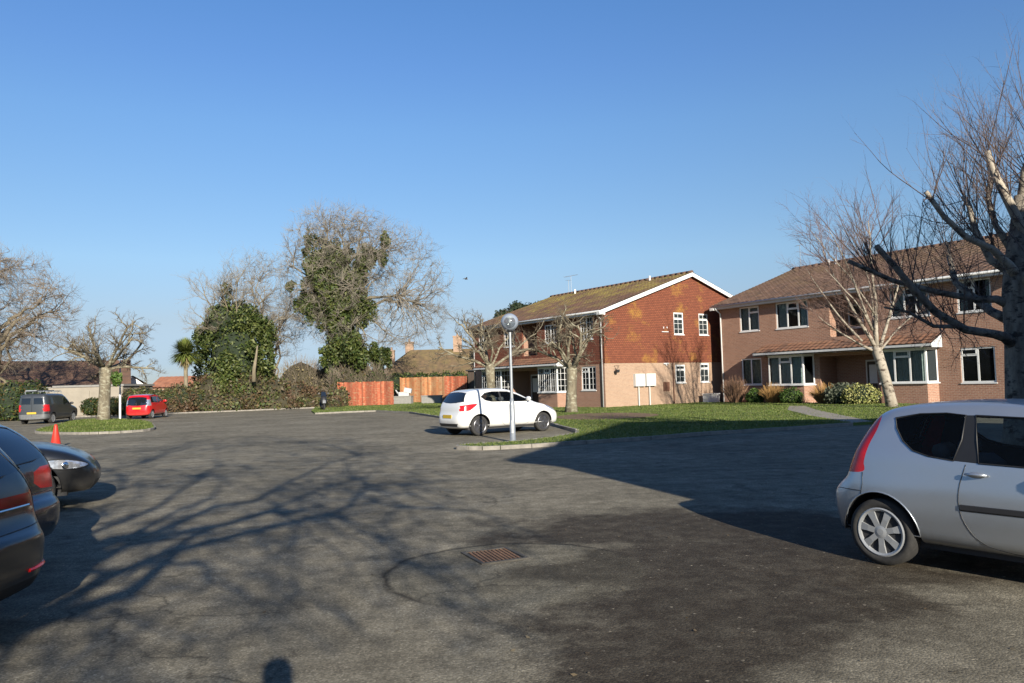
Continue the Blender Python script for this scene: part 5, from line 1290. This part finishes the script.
# big near tree at the right edge: limbs laid out by hand, long straight shoots
nt = empty('birch_tree', (9.9625, 15.0, 0), 0, 'large rough-barked lopped tree at the right edge behind the silver car', 'tree')
nb, nst, ntw = MB(), MB(), MB(); rnd = random.Random(4)
def W3(x, y, z): return Vector(((x-7.97)*1.25, (y-12.0)*1.25, 1.6+(z-1.6)*1.25 if z > 1.0 else z))
nb.tube([W3(7.93, 12, -.05), W3(7.95, 12, .25), W3(7.99, 12, 1.13), W3(8.03, 12, 2.2), W3(8.06, 12.02, 2.8), W3(8.1, 12.05, 3.3), W3(8.2, 12.1, 3.9), W3(8.24, 12.1, 4.4)], [.42, .33, .285, .27, .29, .24, .17, .10], 16)
limbs = [ # points, radii
 ([(8.0, 12, 1.95), (7.72, 11.9, 2.12), (7.48, 11.8, 2.17), (6.96, 11.65, 2.24), (6.5, 11.6, 2.51), (6.12, 11.5, 2.87), (5.84, 11.5, 3.25), (5.57, 11.45, 3.54)], [.15, .105, .085, .08, .075, .065, .055, .05], 0),
 ([(8.0, 12, 2.6), (7.75, 12.1, 2.74), (7.51, 12.2, 2.75), (6.97, 12.3, 2.89), (6.27, 12.4, 3.12), (5.96, 12.4, 3.27), (5.6, 12.5, 3.48)], [.13, .08, .07, .06, .05, .045, .045], 0),
 ([(7.5, 11.8, 2.17), (7.2, 12.2, 2.32), (6.9, 12.4, 2.35), (6.55, 12.5, 2.6), (6.2, 12.6, 2.7)], [.05, .045, .04, .03, .02], 0),
 ([(8.08, 12, 3.0), (7.86, 11.9, 3.25), (7.56, 11.8, 3.49), (7.08, 11.7, 3.69), (6.71, 11.6, 3.99), (6.4, 11.5, 4.36)], [.14, .09, .07, .06, .05, .045], 1),
 ([(8.2, 12.05, 3.6), (8.16, 12, 3.87), (7.88, 11.9, 4.35), (7.72, 11.9, 4.72), (7.63, 11.9, 5.08)], [.12, .10, .085, .075, .06], 1),
 ([(8.1, 12.1, 3.1), (7.83, 12.3, 3.4), (7.65, 12.4, 3.98), (7.6, 12.4, 4.32), (7.54, 12.45, 4.5)], [.10, .075, .06, .055, .05], 1),
 ([(8.15, 12.2, 3.5), (8.08, 12.5, 4.0), (8.04, 12.6, 4.47), (8.16, 12.6, 5.08)], [.09, .06, .055, .045], 1),
 ([(8.24, 12.1, 4.2), (8.35, 12.1, 4.8), (8.5, 12.0, 5.3)], [.10, .08, .06], 1), ([(8.2, 12.1, 3.3), (8.7, 12.2, 3.6), (9.3, 12.3, 4.2), (9.5, 12.3, 4.8)], [.13, .1, .08, .06], 1),
 ([(8.1, 12, 2.6), (8.6, 11.7, 2.9), (9.4, 11.4, 3.1), (9.9, 11.3, 3.8)], [.13, .09, .07, .05], 0), ([(8.05, 12, 2.3), (8.1, 12.8, 2.6), (8.0, 13.6, 3.2), (8.1, 14.0, 4.0)], [.12, .09, .07, .05], 0), ([(8.1, 12, 2.9), (8.0, 11.3, 3.2), (7.9, 10.7, 3.7), (7.8, 10.5, 4.3)], [.11, .08, .06, .05], 1)]
sh = S_([1, 6, 3], [8, 4, 3], [.045, .08, .12], [.03, .03, .0], [.2, .3, .4], [4, 3, 3], [0, .12, .2], [0, .5, .6], [1, .34, .5], [1, .45, .5])
spur = S_([1, 6, 4], [5, 4, 3], [.3, .3, .3], [-.06, -.05, -.04], [.3, .4, .4], [4, 3, 3], [0, .2, .2], [0, .9, .9], [1, .5, .5], [1, .5, .5])
for pts, rad, pale in limbs:
    Pp = [W3(*p) for p in pts]
    (nst if pale else nb).tube(Pp, [r_*1.0 for r_ in rad], 9)  # sunlit upper limbs take the paler bark, shaded lower ones the dark
    for k in range(27):
        f = rnd.uniform(.22, 1); x = f*(len(Pp)-1); i = min(int(x), len(Pp)-2); p = Pp[i].lerp(Pp[i+1], x-i)
        if rnd.random() < .38: grow([ntw], p, Vector((rnd.uniform(-.8, .4), rnd.uniform(-.6, .6), rnd.uniform(-.9, .2))).normalized(), rnd.uniform(.4, 1.1), .010, 0, spur, rnd)
        else: grow([ntw], p, Vector((rnd.uniform(-.75, .25), rnd.uniform(-.35, .35), rnd.uniform(.6, 1.0))).normalized(), rnd.uniform(.9, 2.4)*(1 if pale else .85), rnd.uniform(.008, .014), 0, sh, rnd)
nb.build('trunk', M['dark_bark'], nt, True); nst.build('limb', M['sunlit_limb'], nt, True); ntw.build('crown', M['purple_twig'], nt)

# big field trees
bigS = S_([1, 8, 8, 7, 4], [6, 5, 4, 3, 2], [.13, .17, .18, .18, .15], [.04, .035, .04, .05, .04], [.30, .28, .3, .4, .4], [7, 5, 3, 3, 3], [0, .25, .2, .15, .2], [0, .7, .65, .6, .55], [1, .54, .52, .5, .5], [1, .42, .42, .42, .6])
def domelimbs(n, z0, L, r, seed, el0=.35, el1=1.35, cx=0):
    rnd = random.Random(seed); out = []
    for k in range(n):
        a = 2*math.pi*k*.618; el = el0+(el1-el0)*((k+.5)/n)
        out.append(((cx*.0+.2*math.cos(a), .2*math.sin(a), z0+1.8*(k/n)), (math.cos(a)*math.cos(el), math.sin(a)*math.cos(el), math.sin(el)), L*rnd.uniform(.85, 1.1)*(1.05-.15*math.sin(el)), r*rnd.uniform(.8, 1.1)))
    return out
ivt = dome_tree('ivy_clad_tree', 'tallest tree with a pale twiggy dome over thick dark ivy, left of the bungalow', (-15.6, 70, 0), [(0, 0, -.1), (-.3, 0, 2.5), (-.2, 0, 5), (0, 0, 7), (-.2, 0, 9.5), (-.3, 0, 12)], [.9, .65, .55, .5, .38, .2],
    [((-1.6, 0, 12.3), (4.2, 4.2, 6.7)), ((3.6, 0, 10.2), (6.6, 5.2, 7.0)), ((1.0, 0, 13.0), (4.6, 4.2, 5.8))], 30, 360, 5200, 31, (M['field_bark'], M['far_twig']), 5.2, .2)
def ivy_lumps(parent, bl, n, seed, k=9, sz=.19):
    rn = random.Random(seed); out = []
    for c, r in bl:
        out.append((c, tuple(x*.72 for x in r)))
        for _ in range(int(k*max(1, r[0]*r[2]/3))):
            d = Vector((rn.gauss(0, 1), rn.gauss(0, 1), rn.gauss(0, 1))).normalized(); q = rn.uniform(.22, .5)*min(r[0], 1.8); f = rn.uniform(.7, 1.08)
            out.append(((c[0]+d.x*r[0]*f, c[1]+d.y*r[1]*f, c[2]+d.z*r[2]*f), (q, q, q*rn.uniform(1, 2.0))))
    core('ivy_mass', bl, M['ivy_core'], parent, .55); P, N = blob_pts(out, n, .6); leaf_cloud('ivy', P, N, sz, M['ivy'], parent, 1.1)
ivy_lumps(ivt, [((-.7, -.6, 3.5), (1.1, 1.1, 4.0)), ((-2.3, -1, 12.6), (1.0, 1.2, 3.0)), ((-2.9, -.6, 15.0), (.5, .5, 1.5)), ((-1.0, -1, 13.4), (1.2, 1.2, 2.6)), ((.4, -1, 11.8), (1.1, 1.1, 3.2)), ((2.0, -.8, 12.9), (1.2, 1.1, 1.9)), ((3.3, -.6, 13.8), (1.0, .8, .8)), ((-3.5, -.5, 9.6), (.9, .9, 1.0)), ((-1.6, -1, 9.3), (1.4, 1.2, 2.2)), ((1.6, -1, 9.2), (1.7, 1.3, 1.6)), ((4.2, -.6, 15.0), (.5, .5, .8)), ((1.4, -1.2, 4.6), (2.0, 1.5, 2.2)), ((3.4, -1.0, 4.2), (1.1, 1.1, 1.3)), ((-.2, -1.2, 6.6), (1.1, 1.1, 2.0)), ((-4.8, 0, 11.2), (.5, .5, .5)), ((.3, -1.3, 8.0), (1.7, 1.2, 1.8)), ((-.2, -1.8, 11.0), (1.8, 1.0, 2.4))], 52000, 5, 11)
REC.clear()
sv = bare_tree('ivy_clad_tree', 'squat dark ivy column with thin bare shoots rising from its top, behind the mound', (-24.2, 66, 0), bigS, (M['field_bark'], M['far_twig']), ([(0, 0, 0), (.1, 0, 5), (0, 0, 7.5)], [.5, .42, .3]), domelimbs(8, 6.0, 5.0, .10, 8, .3, 1.3), 8)
rn_ = random.Random(14); bl = [((.1, 0, 4.5), (2.7, 2.3, 3.6)), ((-.9, -.3, 7.4), (1.6, 1.5, 2.0)), ((.9, -.3, 7.8), (1.2, 1.3, 1.6))]
for _ in range(46):
    a_, z_ = rn_.uniform(0, 6.283), rn_.uniform(1, 9.2); w_ = (2.9 if z_ < 6.5 else 2.9-.8*(z_-6.5)); q_ = rn_.uniform(.45, .95)
    bl.append(((w_*math.cos(a_), .8*w_*math.sin(a_), z_), (q_, q_, q_*rn_.uniform(1, 1.9))))
bl.append(((-.5, -.3, 10.0), (.5, .5, 1.2)))
core('ivy_mass', bl[:3], M['ivy_core'], sv, .8); P, N = blob_pts(bl, 24000, .5); leaf_cloud('ivy', P, N, .18, M['ivy'], sv, 1.1)
b = MB(); b.tube([(2.6, -2.6, 2.4), (2.65, -2.7, 3.4), (2.8, -2.6, 4.4), (2.85, -2.4, 5.4)], [.2, .15, .11, .05], 8); b.build('limb', M['field_bark'], sv, True)
dome_tree('bare_tree', 'pale bare tree between the two ivy-clad trees', (-23.6, 74, 0), [(0, 0, 0), (.2, 0, 3), (0, 0, 5.5), (0, 0, 7.5)], [.4, .32, .24, .14], [((-.6, 0, 10.4), (3.6, 3.2, 4.8)), ((1.2, 0, 8.0), (2.6, 2.6, 3.4))], 14, 130, 1500, 77, (M['field_bark'], M['far_twig']), 4.0, .13)
dome_tree('bare_tree', 'tall bare tree cut by the left edge behind the hedge', (-38.9, 57, 0), [(0, 0, 0), (-.2, 0, 3.0), (.1, 0, 5.0), (.2, 0, 7.0)], [.62, .48, .4, .22], [((.6, 0, 8.2), (5.2, 4.6, 4.7)), ((-1, 0, 8.0), (4.2, 4, 4.2))], 20, 230, 2800, 55, (M['field_bark'], M['field_twig']), 3.2, .17)
# tree behind the camera that throws the branch shadows over the tarmac
dome_tree('bare_tree', 'bare spreading tree behind the photographer whose branches shade the tarmac', (-.95, -4.4, 0), [(0, 0, -.05), (0, 0, 1), (.05, 0, 2.3), (.25, 0, 3.6), (.5, 0, 5)], [.28, .22, .19, .13, .07], [((1.5, .2, 7.2), (5.0, 4.4, 4.4)), ((.6, 0, 5.0), (4.4, 4.0, 2.4))], 17, 150, 1000, 3, (M['field_bark'], M['field_twig']), 2.7, .088, rt=1.0)

# palm (cordyline)
pm = empty('palm_tree', (-26.7, 62, 0), 0, 'spiky round-headed palm left of the dark ivy column', 'palm tree')
b = MB(); b.tube([(0, 0, 0), (.05, 0, 2.2), (0, 0, 4.4)], [.2, .16, .15], 10); b.build('trunk', M['field_bark'], pm, True)
def swords(n, lo, hi, L, name, mt):
    v = MB(); rn = random.Random(9)
    for _ in range(n):
        a = rn.uniform(0, 2*math.pi); e = rn.uniform(lo, hi); d = Vector((math.cos(a)*math.cos(e), math.sin(a)*math.cos(e), math.sin(e))); s = d.cross(Vector((0, 0, 1))).normalized()
        l = L*rn.uniform(.8, 1.08); p = Vector((0, 0, 4.85)); w = .05; drop = Vector((0, 0, -.13*l))
        q = [p+d*.1, p+d*l*.5, p+d*l+drop]
        v.quad(q[0]-s*w, q[0]+s*w, q[1]+s*w, q[1]-s*w); v.poly([q[1]-s*w, q[1]+s*w, q[2]])
    v.build(name, mt, pm)
swords(1000, -.6, 1.5, 1.5, 'crown', M['palm']); swords(160, -1.4, -.5, 1.25, 'dead_fronds', M['deadleaf'])
# conifer top beyond the tile-hung block
ct = empty('conifer_tree', (.3, 78, 0), 0, 'dark evergreen showing above the far roof ridge', 'tree')
bl = [((0, 0, 6.0), (2.6, 2.2, 3.6)), ((-1.0, 0, 8.4), (1.2, 1, 1.0)), ((1.2, 0, 9.0), (1.6, 1, .9)), ((3.0, 0, 9.3), (1.4, 1, .8)), ((.3, 0, 9.4), (.9, .8, .7))]
core('crown_core', bl, M['ivy_core'], ct, .8); P, N = blob_pts(bl, 5000, .4); leaf_cloud('crown', P, N, .2, M['conifer'], ct, 1.1)
b = MB(); b.tube([(0, 0, 0), (0, 0, 6)], [.35, .2], 8); b.build('trunk', M['field_bark'], ct, True)

# bramble mound, hedges, scrub
def hedge(name, label, blobs, n, size, mt, cm, cat='hedge', twigs=0, tm=None):
    h = empty(name, (0, 0, 0), 0, label, cat); core('stems', blobs, cm, h, .84); P, N = blob_pts(blobs, n, .30); P[:, 2] = np.maximum(P[:, 2], .05)
    keep = P[:, 2] > .06; leaf_cloud('foliage', P[keep], N[keep], size, mt, h, .9)
    if twigs:
        t = MB(); P, N = blob_pts(blobs, twigs, .15)
        for p, n_ in zip(P, N):
            if p[2] < .2: continue
            d = Vector(n_)+Vector((random.gauss(0, .5), random.gauss(0, .5), .6+random.random())); d.normalize(); p = Vector(p); l = random.uniform(.4, 1.1); m = p+d*l*.5+Vector((random.gauss(0, .06), random.gauss(0, .06), 0)); t.tube([p-d*.2, m, p+d*l+Vector((0, 0, -.1))], [.012, .009, .004], 3, cap=False)
        t.build('twigs', tm or M['field_twig'], h)
    return h
mb_ = [((-29.3, 62.2, .3), (2.2, 1.9, 1.3)), ((-27.3, 63.2, .4), (2.4, 2.2, 2.0)), ((-25.4, 64.2, .4), (2.3, 2.4, 2.8)), ((-23.4, 65.4, .4), (2.4, 2.4, 3.35)), ((-21.2, 66.5, .4), (2.4, 2.3, 2.4)), ((-19.4, 67.4, .4), (2.2, 2.2, 1.9)), ((-17.9, 68.6, .4), (2.0, 2.2, 1.5)), ((-24.6, 62.9, .2), (2.6, 1.8, 1.5)), ((-20.8, 65.0, .2), (2.8, 1.6, 1.2)), ((-28, 61.3, .1), (1.6, 1.2, .9)), ((-17.3, 67.4, .2), (1.4, 1.3, 1.0)), ((-15.4, 67.6, .4), (1.3, 1.3, 1.7)), ((-14.9, 63.5, .2), (.7, 1.2, .9))]
hedge('bramble_mound', 'big rounded bramble mound along the back of the car park', mb_+[((x_+random.gauss(0, .6), y_+random.gauss(0, .5), random.uniform(.6, 2.6)*(1-abs(x_+23.5)/11)), (q_, q_, q_*.8)) for x_, y_, q_ in [(-30+k*.42, 62.0+k*.19, random.uniform(.4, .9)) for k in range(30)]], 40000, .17, M['bramble'], M['bramble_core'], 'bushes', 500)
hedge('scrub_bush', 'brown twiggy scrub above the mound between the ivy-clad trees', [((-20.0, 72, 2.0), (2.6, 1.5, 2.4)), ((-17.6, 72, 1.8), (1.5, 1.5, 2.2))], 1500, .12, M['deadleaf'], M['bramble_core'], 'bush', 1700)
hedge('scrub_bush', 'pale twiggy bush leaning over the orange fence', [((-14.2, 68.6, 2.3), (1.7, .9, 2.0)), ((-12.3, 68.4, 2.0), (1.1, .7, 1.5)), ((-15.9, 67.8, 1.5), (.6, .7, 1.6))], 1500, .14, M['hedge'], M['bramble_core'], 'bush', 1500)
hedge('clipped_hedge', 'tall dark green hedge at the far left edge behind the van', [((-38.6+k*1.2, 52.3+.3*k, 1.2), (1.1, 1.1, 1.6)) for k in range(0, 5)], 8000, .13, M['hedge'], M['ivy_core'])
hedge('clipped_hedge', 'low green hedge in front of the garage wall behind the bare island tree', [((-33.0+k*.8, 58.0+.1*k, .75), (.75, .7, .7)) for k in range(1, 6)], 6000, .11, M['hedge'], M['ivy_core'])
hedge('clipped_hedge', 'green and brown hedge behind the red car', [((-30.4+k*.9, 60.4+.3*k, 1.1), (.9, .8, 1.0+.12*math.sin(k*2.1))) for k in range(0, 6)], 9000, .13, M['bramble'], M['ivy_core'])
hedge('clipped_hedge', 'dark hedge along the foot of the bungalow roof behind the fence', [((-12+k*1.3, 78, 2.0), (1.1, .8, 1.1)) for k in range(0, 9)], 5000, .16, M['ivy'], M['ivy_core'])
# shrubs under the right-hand block
def shrub(name, label, x, y, r, h, kind):
    s = empty(name, (x, y, GZ), 0, label, 'shrub')
    if kind in ('shrub_twig', 'shrub_orange'):
        t = MB(); rn = random.Random(int(x*100))
        for _ in range(420):
            a = rn.uniform(0, 2*math.pi); rr = r*math.sqrt(rn.random()); p = Vector((rr*.35*math.cos(a), rr*.35*math.sin(a), 0)); q = Vector((rr*math.cos(a), rr*math.sin(a), h*rn.uniform(.6, 1.05)*(1-.35*(rr/r)**2)))
            t.tube([p, p.lerp(q, .55)+Vector((0, 0, h*.08)), q], [.012, .009, .004], 3, cap=False)
        t.build('twigs', M[kind], s)
    else:
        bl = [((0, 0, h*.42), (r, r*.8, h*.55)), ((r*.5, -.1, h*.35), (r*.6, r*.6, h*.4)), ((-r*.5, .1, h*.35), (r*.6, r*.6, h*.42))]
        core('stems', bl, M['ivy_core'], s, .72); P, N = blob_pts(bl, 1700, .45); leaf_cloud('foliage', P, N, .085, M[kind], s, 1.1)
for a in [(q[0], q[1], q[2]*1.07, q[3]*1.07, q[4]*1.05, q[5]*1.05, q[6]) for q in [('twiggy_shrub', 'round pinkish bare shrub at the left corner of the right-hand block', 12.6, 43.3, .85, 1.6, 'shrub_twig'), ('leafy_shrub', 'small fresh green shrub left of the orange grass clump', 13.4, 42.3, .45, .85, 'shrub_green'),
          ('grass_clump', 'orange-brown dry grass clump below the lower left window', 14.0, 41.2, .8, 1.15, 'shrub_orange'), ('leafy_shrub', 'fresh green shrub right of the orange grass clump', 14.6, 40.1, .55, .9, 'shrub_green'),
          ('twiggy_shrub', 'brown twiggy shrub under the left bay window', 15.6, 38.3, .8, 1.1, 'shrub_orange'), ('leafy_shrub', 'grey-green shrub left of the yellow variegated one', 16.1, 37.1, .95, 1.15, 'shrub_grey'),
          ('leafy_shrub', 'yellow variegated shrub beside the porch', 16.5, 36.2, .85, 1.05, 'shrub_varieg')]]: shrub(*a)

# ================================================================== PHOTOGRAPHER (only the shadow is in the picture)
def photographer():
    J = {'pelvis': (0, 0, .95), 'waist': (0, 0, 1.12), 'chest': (0, .0, 1.35), 'neck': (0, .01, 1.50), 'head': (0, .03, 1.64), 'crown': (0, .03, 1.74),
         'shL': (-.19, 0, 1.43), 'elL': (-.27, .16, 1.22), 'wrL': (-.09, .18, 1.37), 'haL': (-.07, .2, 1.42), 'shR': (.19, 0, 1.43), 'elR': (.27, .16, 1.22), 'wrR': (.09, .18, 1.37), 'haR': (.07, .2, 1.42),
         'hiL': (-.1, 0, .88), 'knL': (-.12, .03, .5), 'anL': (-.13, -.02, .09), 'toL': (-.15, .14, .04), 'hiR': (.1, 0, .88), 'knR': (.12, .03, .5), 'anR': (.13, -.02, .09), 'toR': (.15, .14, .04)}
    rad = dict(pelvis=.15, waist=.14, chest=.155, neck=.06, head=.095, crown=.07, shL=.075, elL=.05, wrL=.035, haL=.04, hiL=.10, knL=.065, anL=.045, toL=.04)
    E = [('pelvis', 'waist'), ('waist', 'chest'), ('chest', 'neck'), ('neck', 'head'), ('head', 'crown')]
    for s in 'LR': E += [('chest', 'sh'+s), ('sh'+s, 'el'+s), ('el'+s, 'wr'+s), ('wr'+s, 'ha'+s), ('pelvis', 'hi'+s), ('hi'+s, 'kn'+s), ('kn'+s, 'an'+s), ('an'+s, 'to'+s)]
    names = list(J); me = bpy.data.meshes.new('person'); me.from_pydata([J[n] for n in names], [(names.index(a), names.index(b)) for a, b in E], [])
    o = bpy.data.objects.new('person', me); COL.objects.link(o); o.modifiers.new('skin', 'SKIN'); s = o.modifiers.new('sub', 'SUBSURF'); s.levels = s.render_levels = 2
    if not me.skin_vertices: 
        bm = bmesh.new(); bm.from_mesh(me); bm.verts.layers.skin.verify(); bm.to_mesh(me); bm.free()
    sv_ = me.skin_vertices[0].data
    for i, n in enumerate(names):
        r = rad.get(n) or rad.get(n[:-1]+'L') or .05; sv_[i].radius = (r, r*(.8 if n in ('chest', 'waist', 'pelvis') else 1)); sv_[i].use_root = (n == 'pelvis')
    me.materials.append(M['coat']); return o
ph = photographer(); ph.location = (.21, -.30, 0); ph.scale = (1.08,)*3
tag(ph, 'standing person in a dark coat holding a camera up to the face', 'person')

# ================================================================== CAMERA, LIGHT, WORLD
cam = bpy.data.cameras.new('Camera'); co = bpy.data.objects.new('Camera', cam); COL.objects.link(co); scene.camera = co
cam.sensor_width = 36; cam.lens = 36*760/1024; cam.clip_start = .05; cam.clip_end = 2000
co.matrix_world = Matrix.Translation((0, 0, 1.6)) @ Matrix.Rotation(R(90+3.2), 4, 'X') @ Matrix.Rotation(R(-1.6), 4, 'Z')
sd = Vector((math.sin(R(SUN_AZ))*math.cos(R(SUN_EL)), -math.cos(R(SUN_AZ))*math.cos(R(SUN_EL)), math.sin(R(SUN_EL))))
sun = bpy.data.lights.new('sun', 'SUN'); sun.energy = 5.0; sun.angle = R(.53); sun.color = (1.0, .92, .78)
so = bpy.data.objects.new('sun', sun); COL.objects.link(so); so.rotation_euler = sd.to_track_quat('Z', 'Y').to_euler(); so.location = sd*50
w = bpy.data.worlds.new('World'); scene.world = w; w.use_nodes = True
nt_ = w.node_tree; bg = nt_.nodes['Background']; sky = nt_.nodes.new('ShaderNodeTexSky'); sky.sky_type = 'NISHITA'; sky.sun_disc = False
sky.sun_elevation = R(SUN_EL); sky.sun_rotation = R(180-SUN_AZ); sky.altitude = 0; sky.air_density = 1.0; sky.dust_density = .2; sky.ozone_density = 2.0
tc = nt_.nodes.new('ShaderNodeTexCoord'); sx = nt_.nodes.new('ShaderNodeSeparateXYZ'); nt_.links.new(tc.outputs['Generated'], sx.inputs[0])
cr = nt_.nodes.new('ShaderNodeValToRGB'); nt_.links.new(sx.outputs[2], cr.inputs[0]); el_ = cr.color_ramp.elements
stops = [(0, (.28, .335, .50)), (.035, (.28, .335, .53)), (.087, (.395, .39, .465)), (.16, (.49, .535, .595)), (.235, (.495, .58, .665)), (.32, (.495, .63, .76)), (.39, (.465, .625, .82)), (.454, (.44, .635, .855)), (1, (.36, .56, .80))]
while len(el_) < len(stops): el_.new(.5)
for k, (p_, c_) in enumerate(stops): el_[k].position = p_; el_[k].color = (*c_, 1)
mu = nt_.nodes.new('ShaderNodeMix'); mu.data_type = 'RGBA'; mu.blend_type = 'MULTIPLY'; mu.inputs[0].default_value = 1
nt_.links.new(sky.outputs[0], mu.inputs[6]); nt_.links.new(cr.outputs[0], mu.inputs[7]); nt_.links.new(mu.outputs[2], bg.inputs[0]); bg.inputs[1].default_value = .10
scene.view_settings.view_transform = 'Standard'; scene.view_settings.look = 'None'; scene.view_settings.exposure = 1.0; scene.view_settings.gamma = 1
scene.render.resolution_x = 1024; scene.render.resolution_y = 683
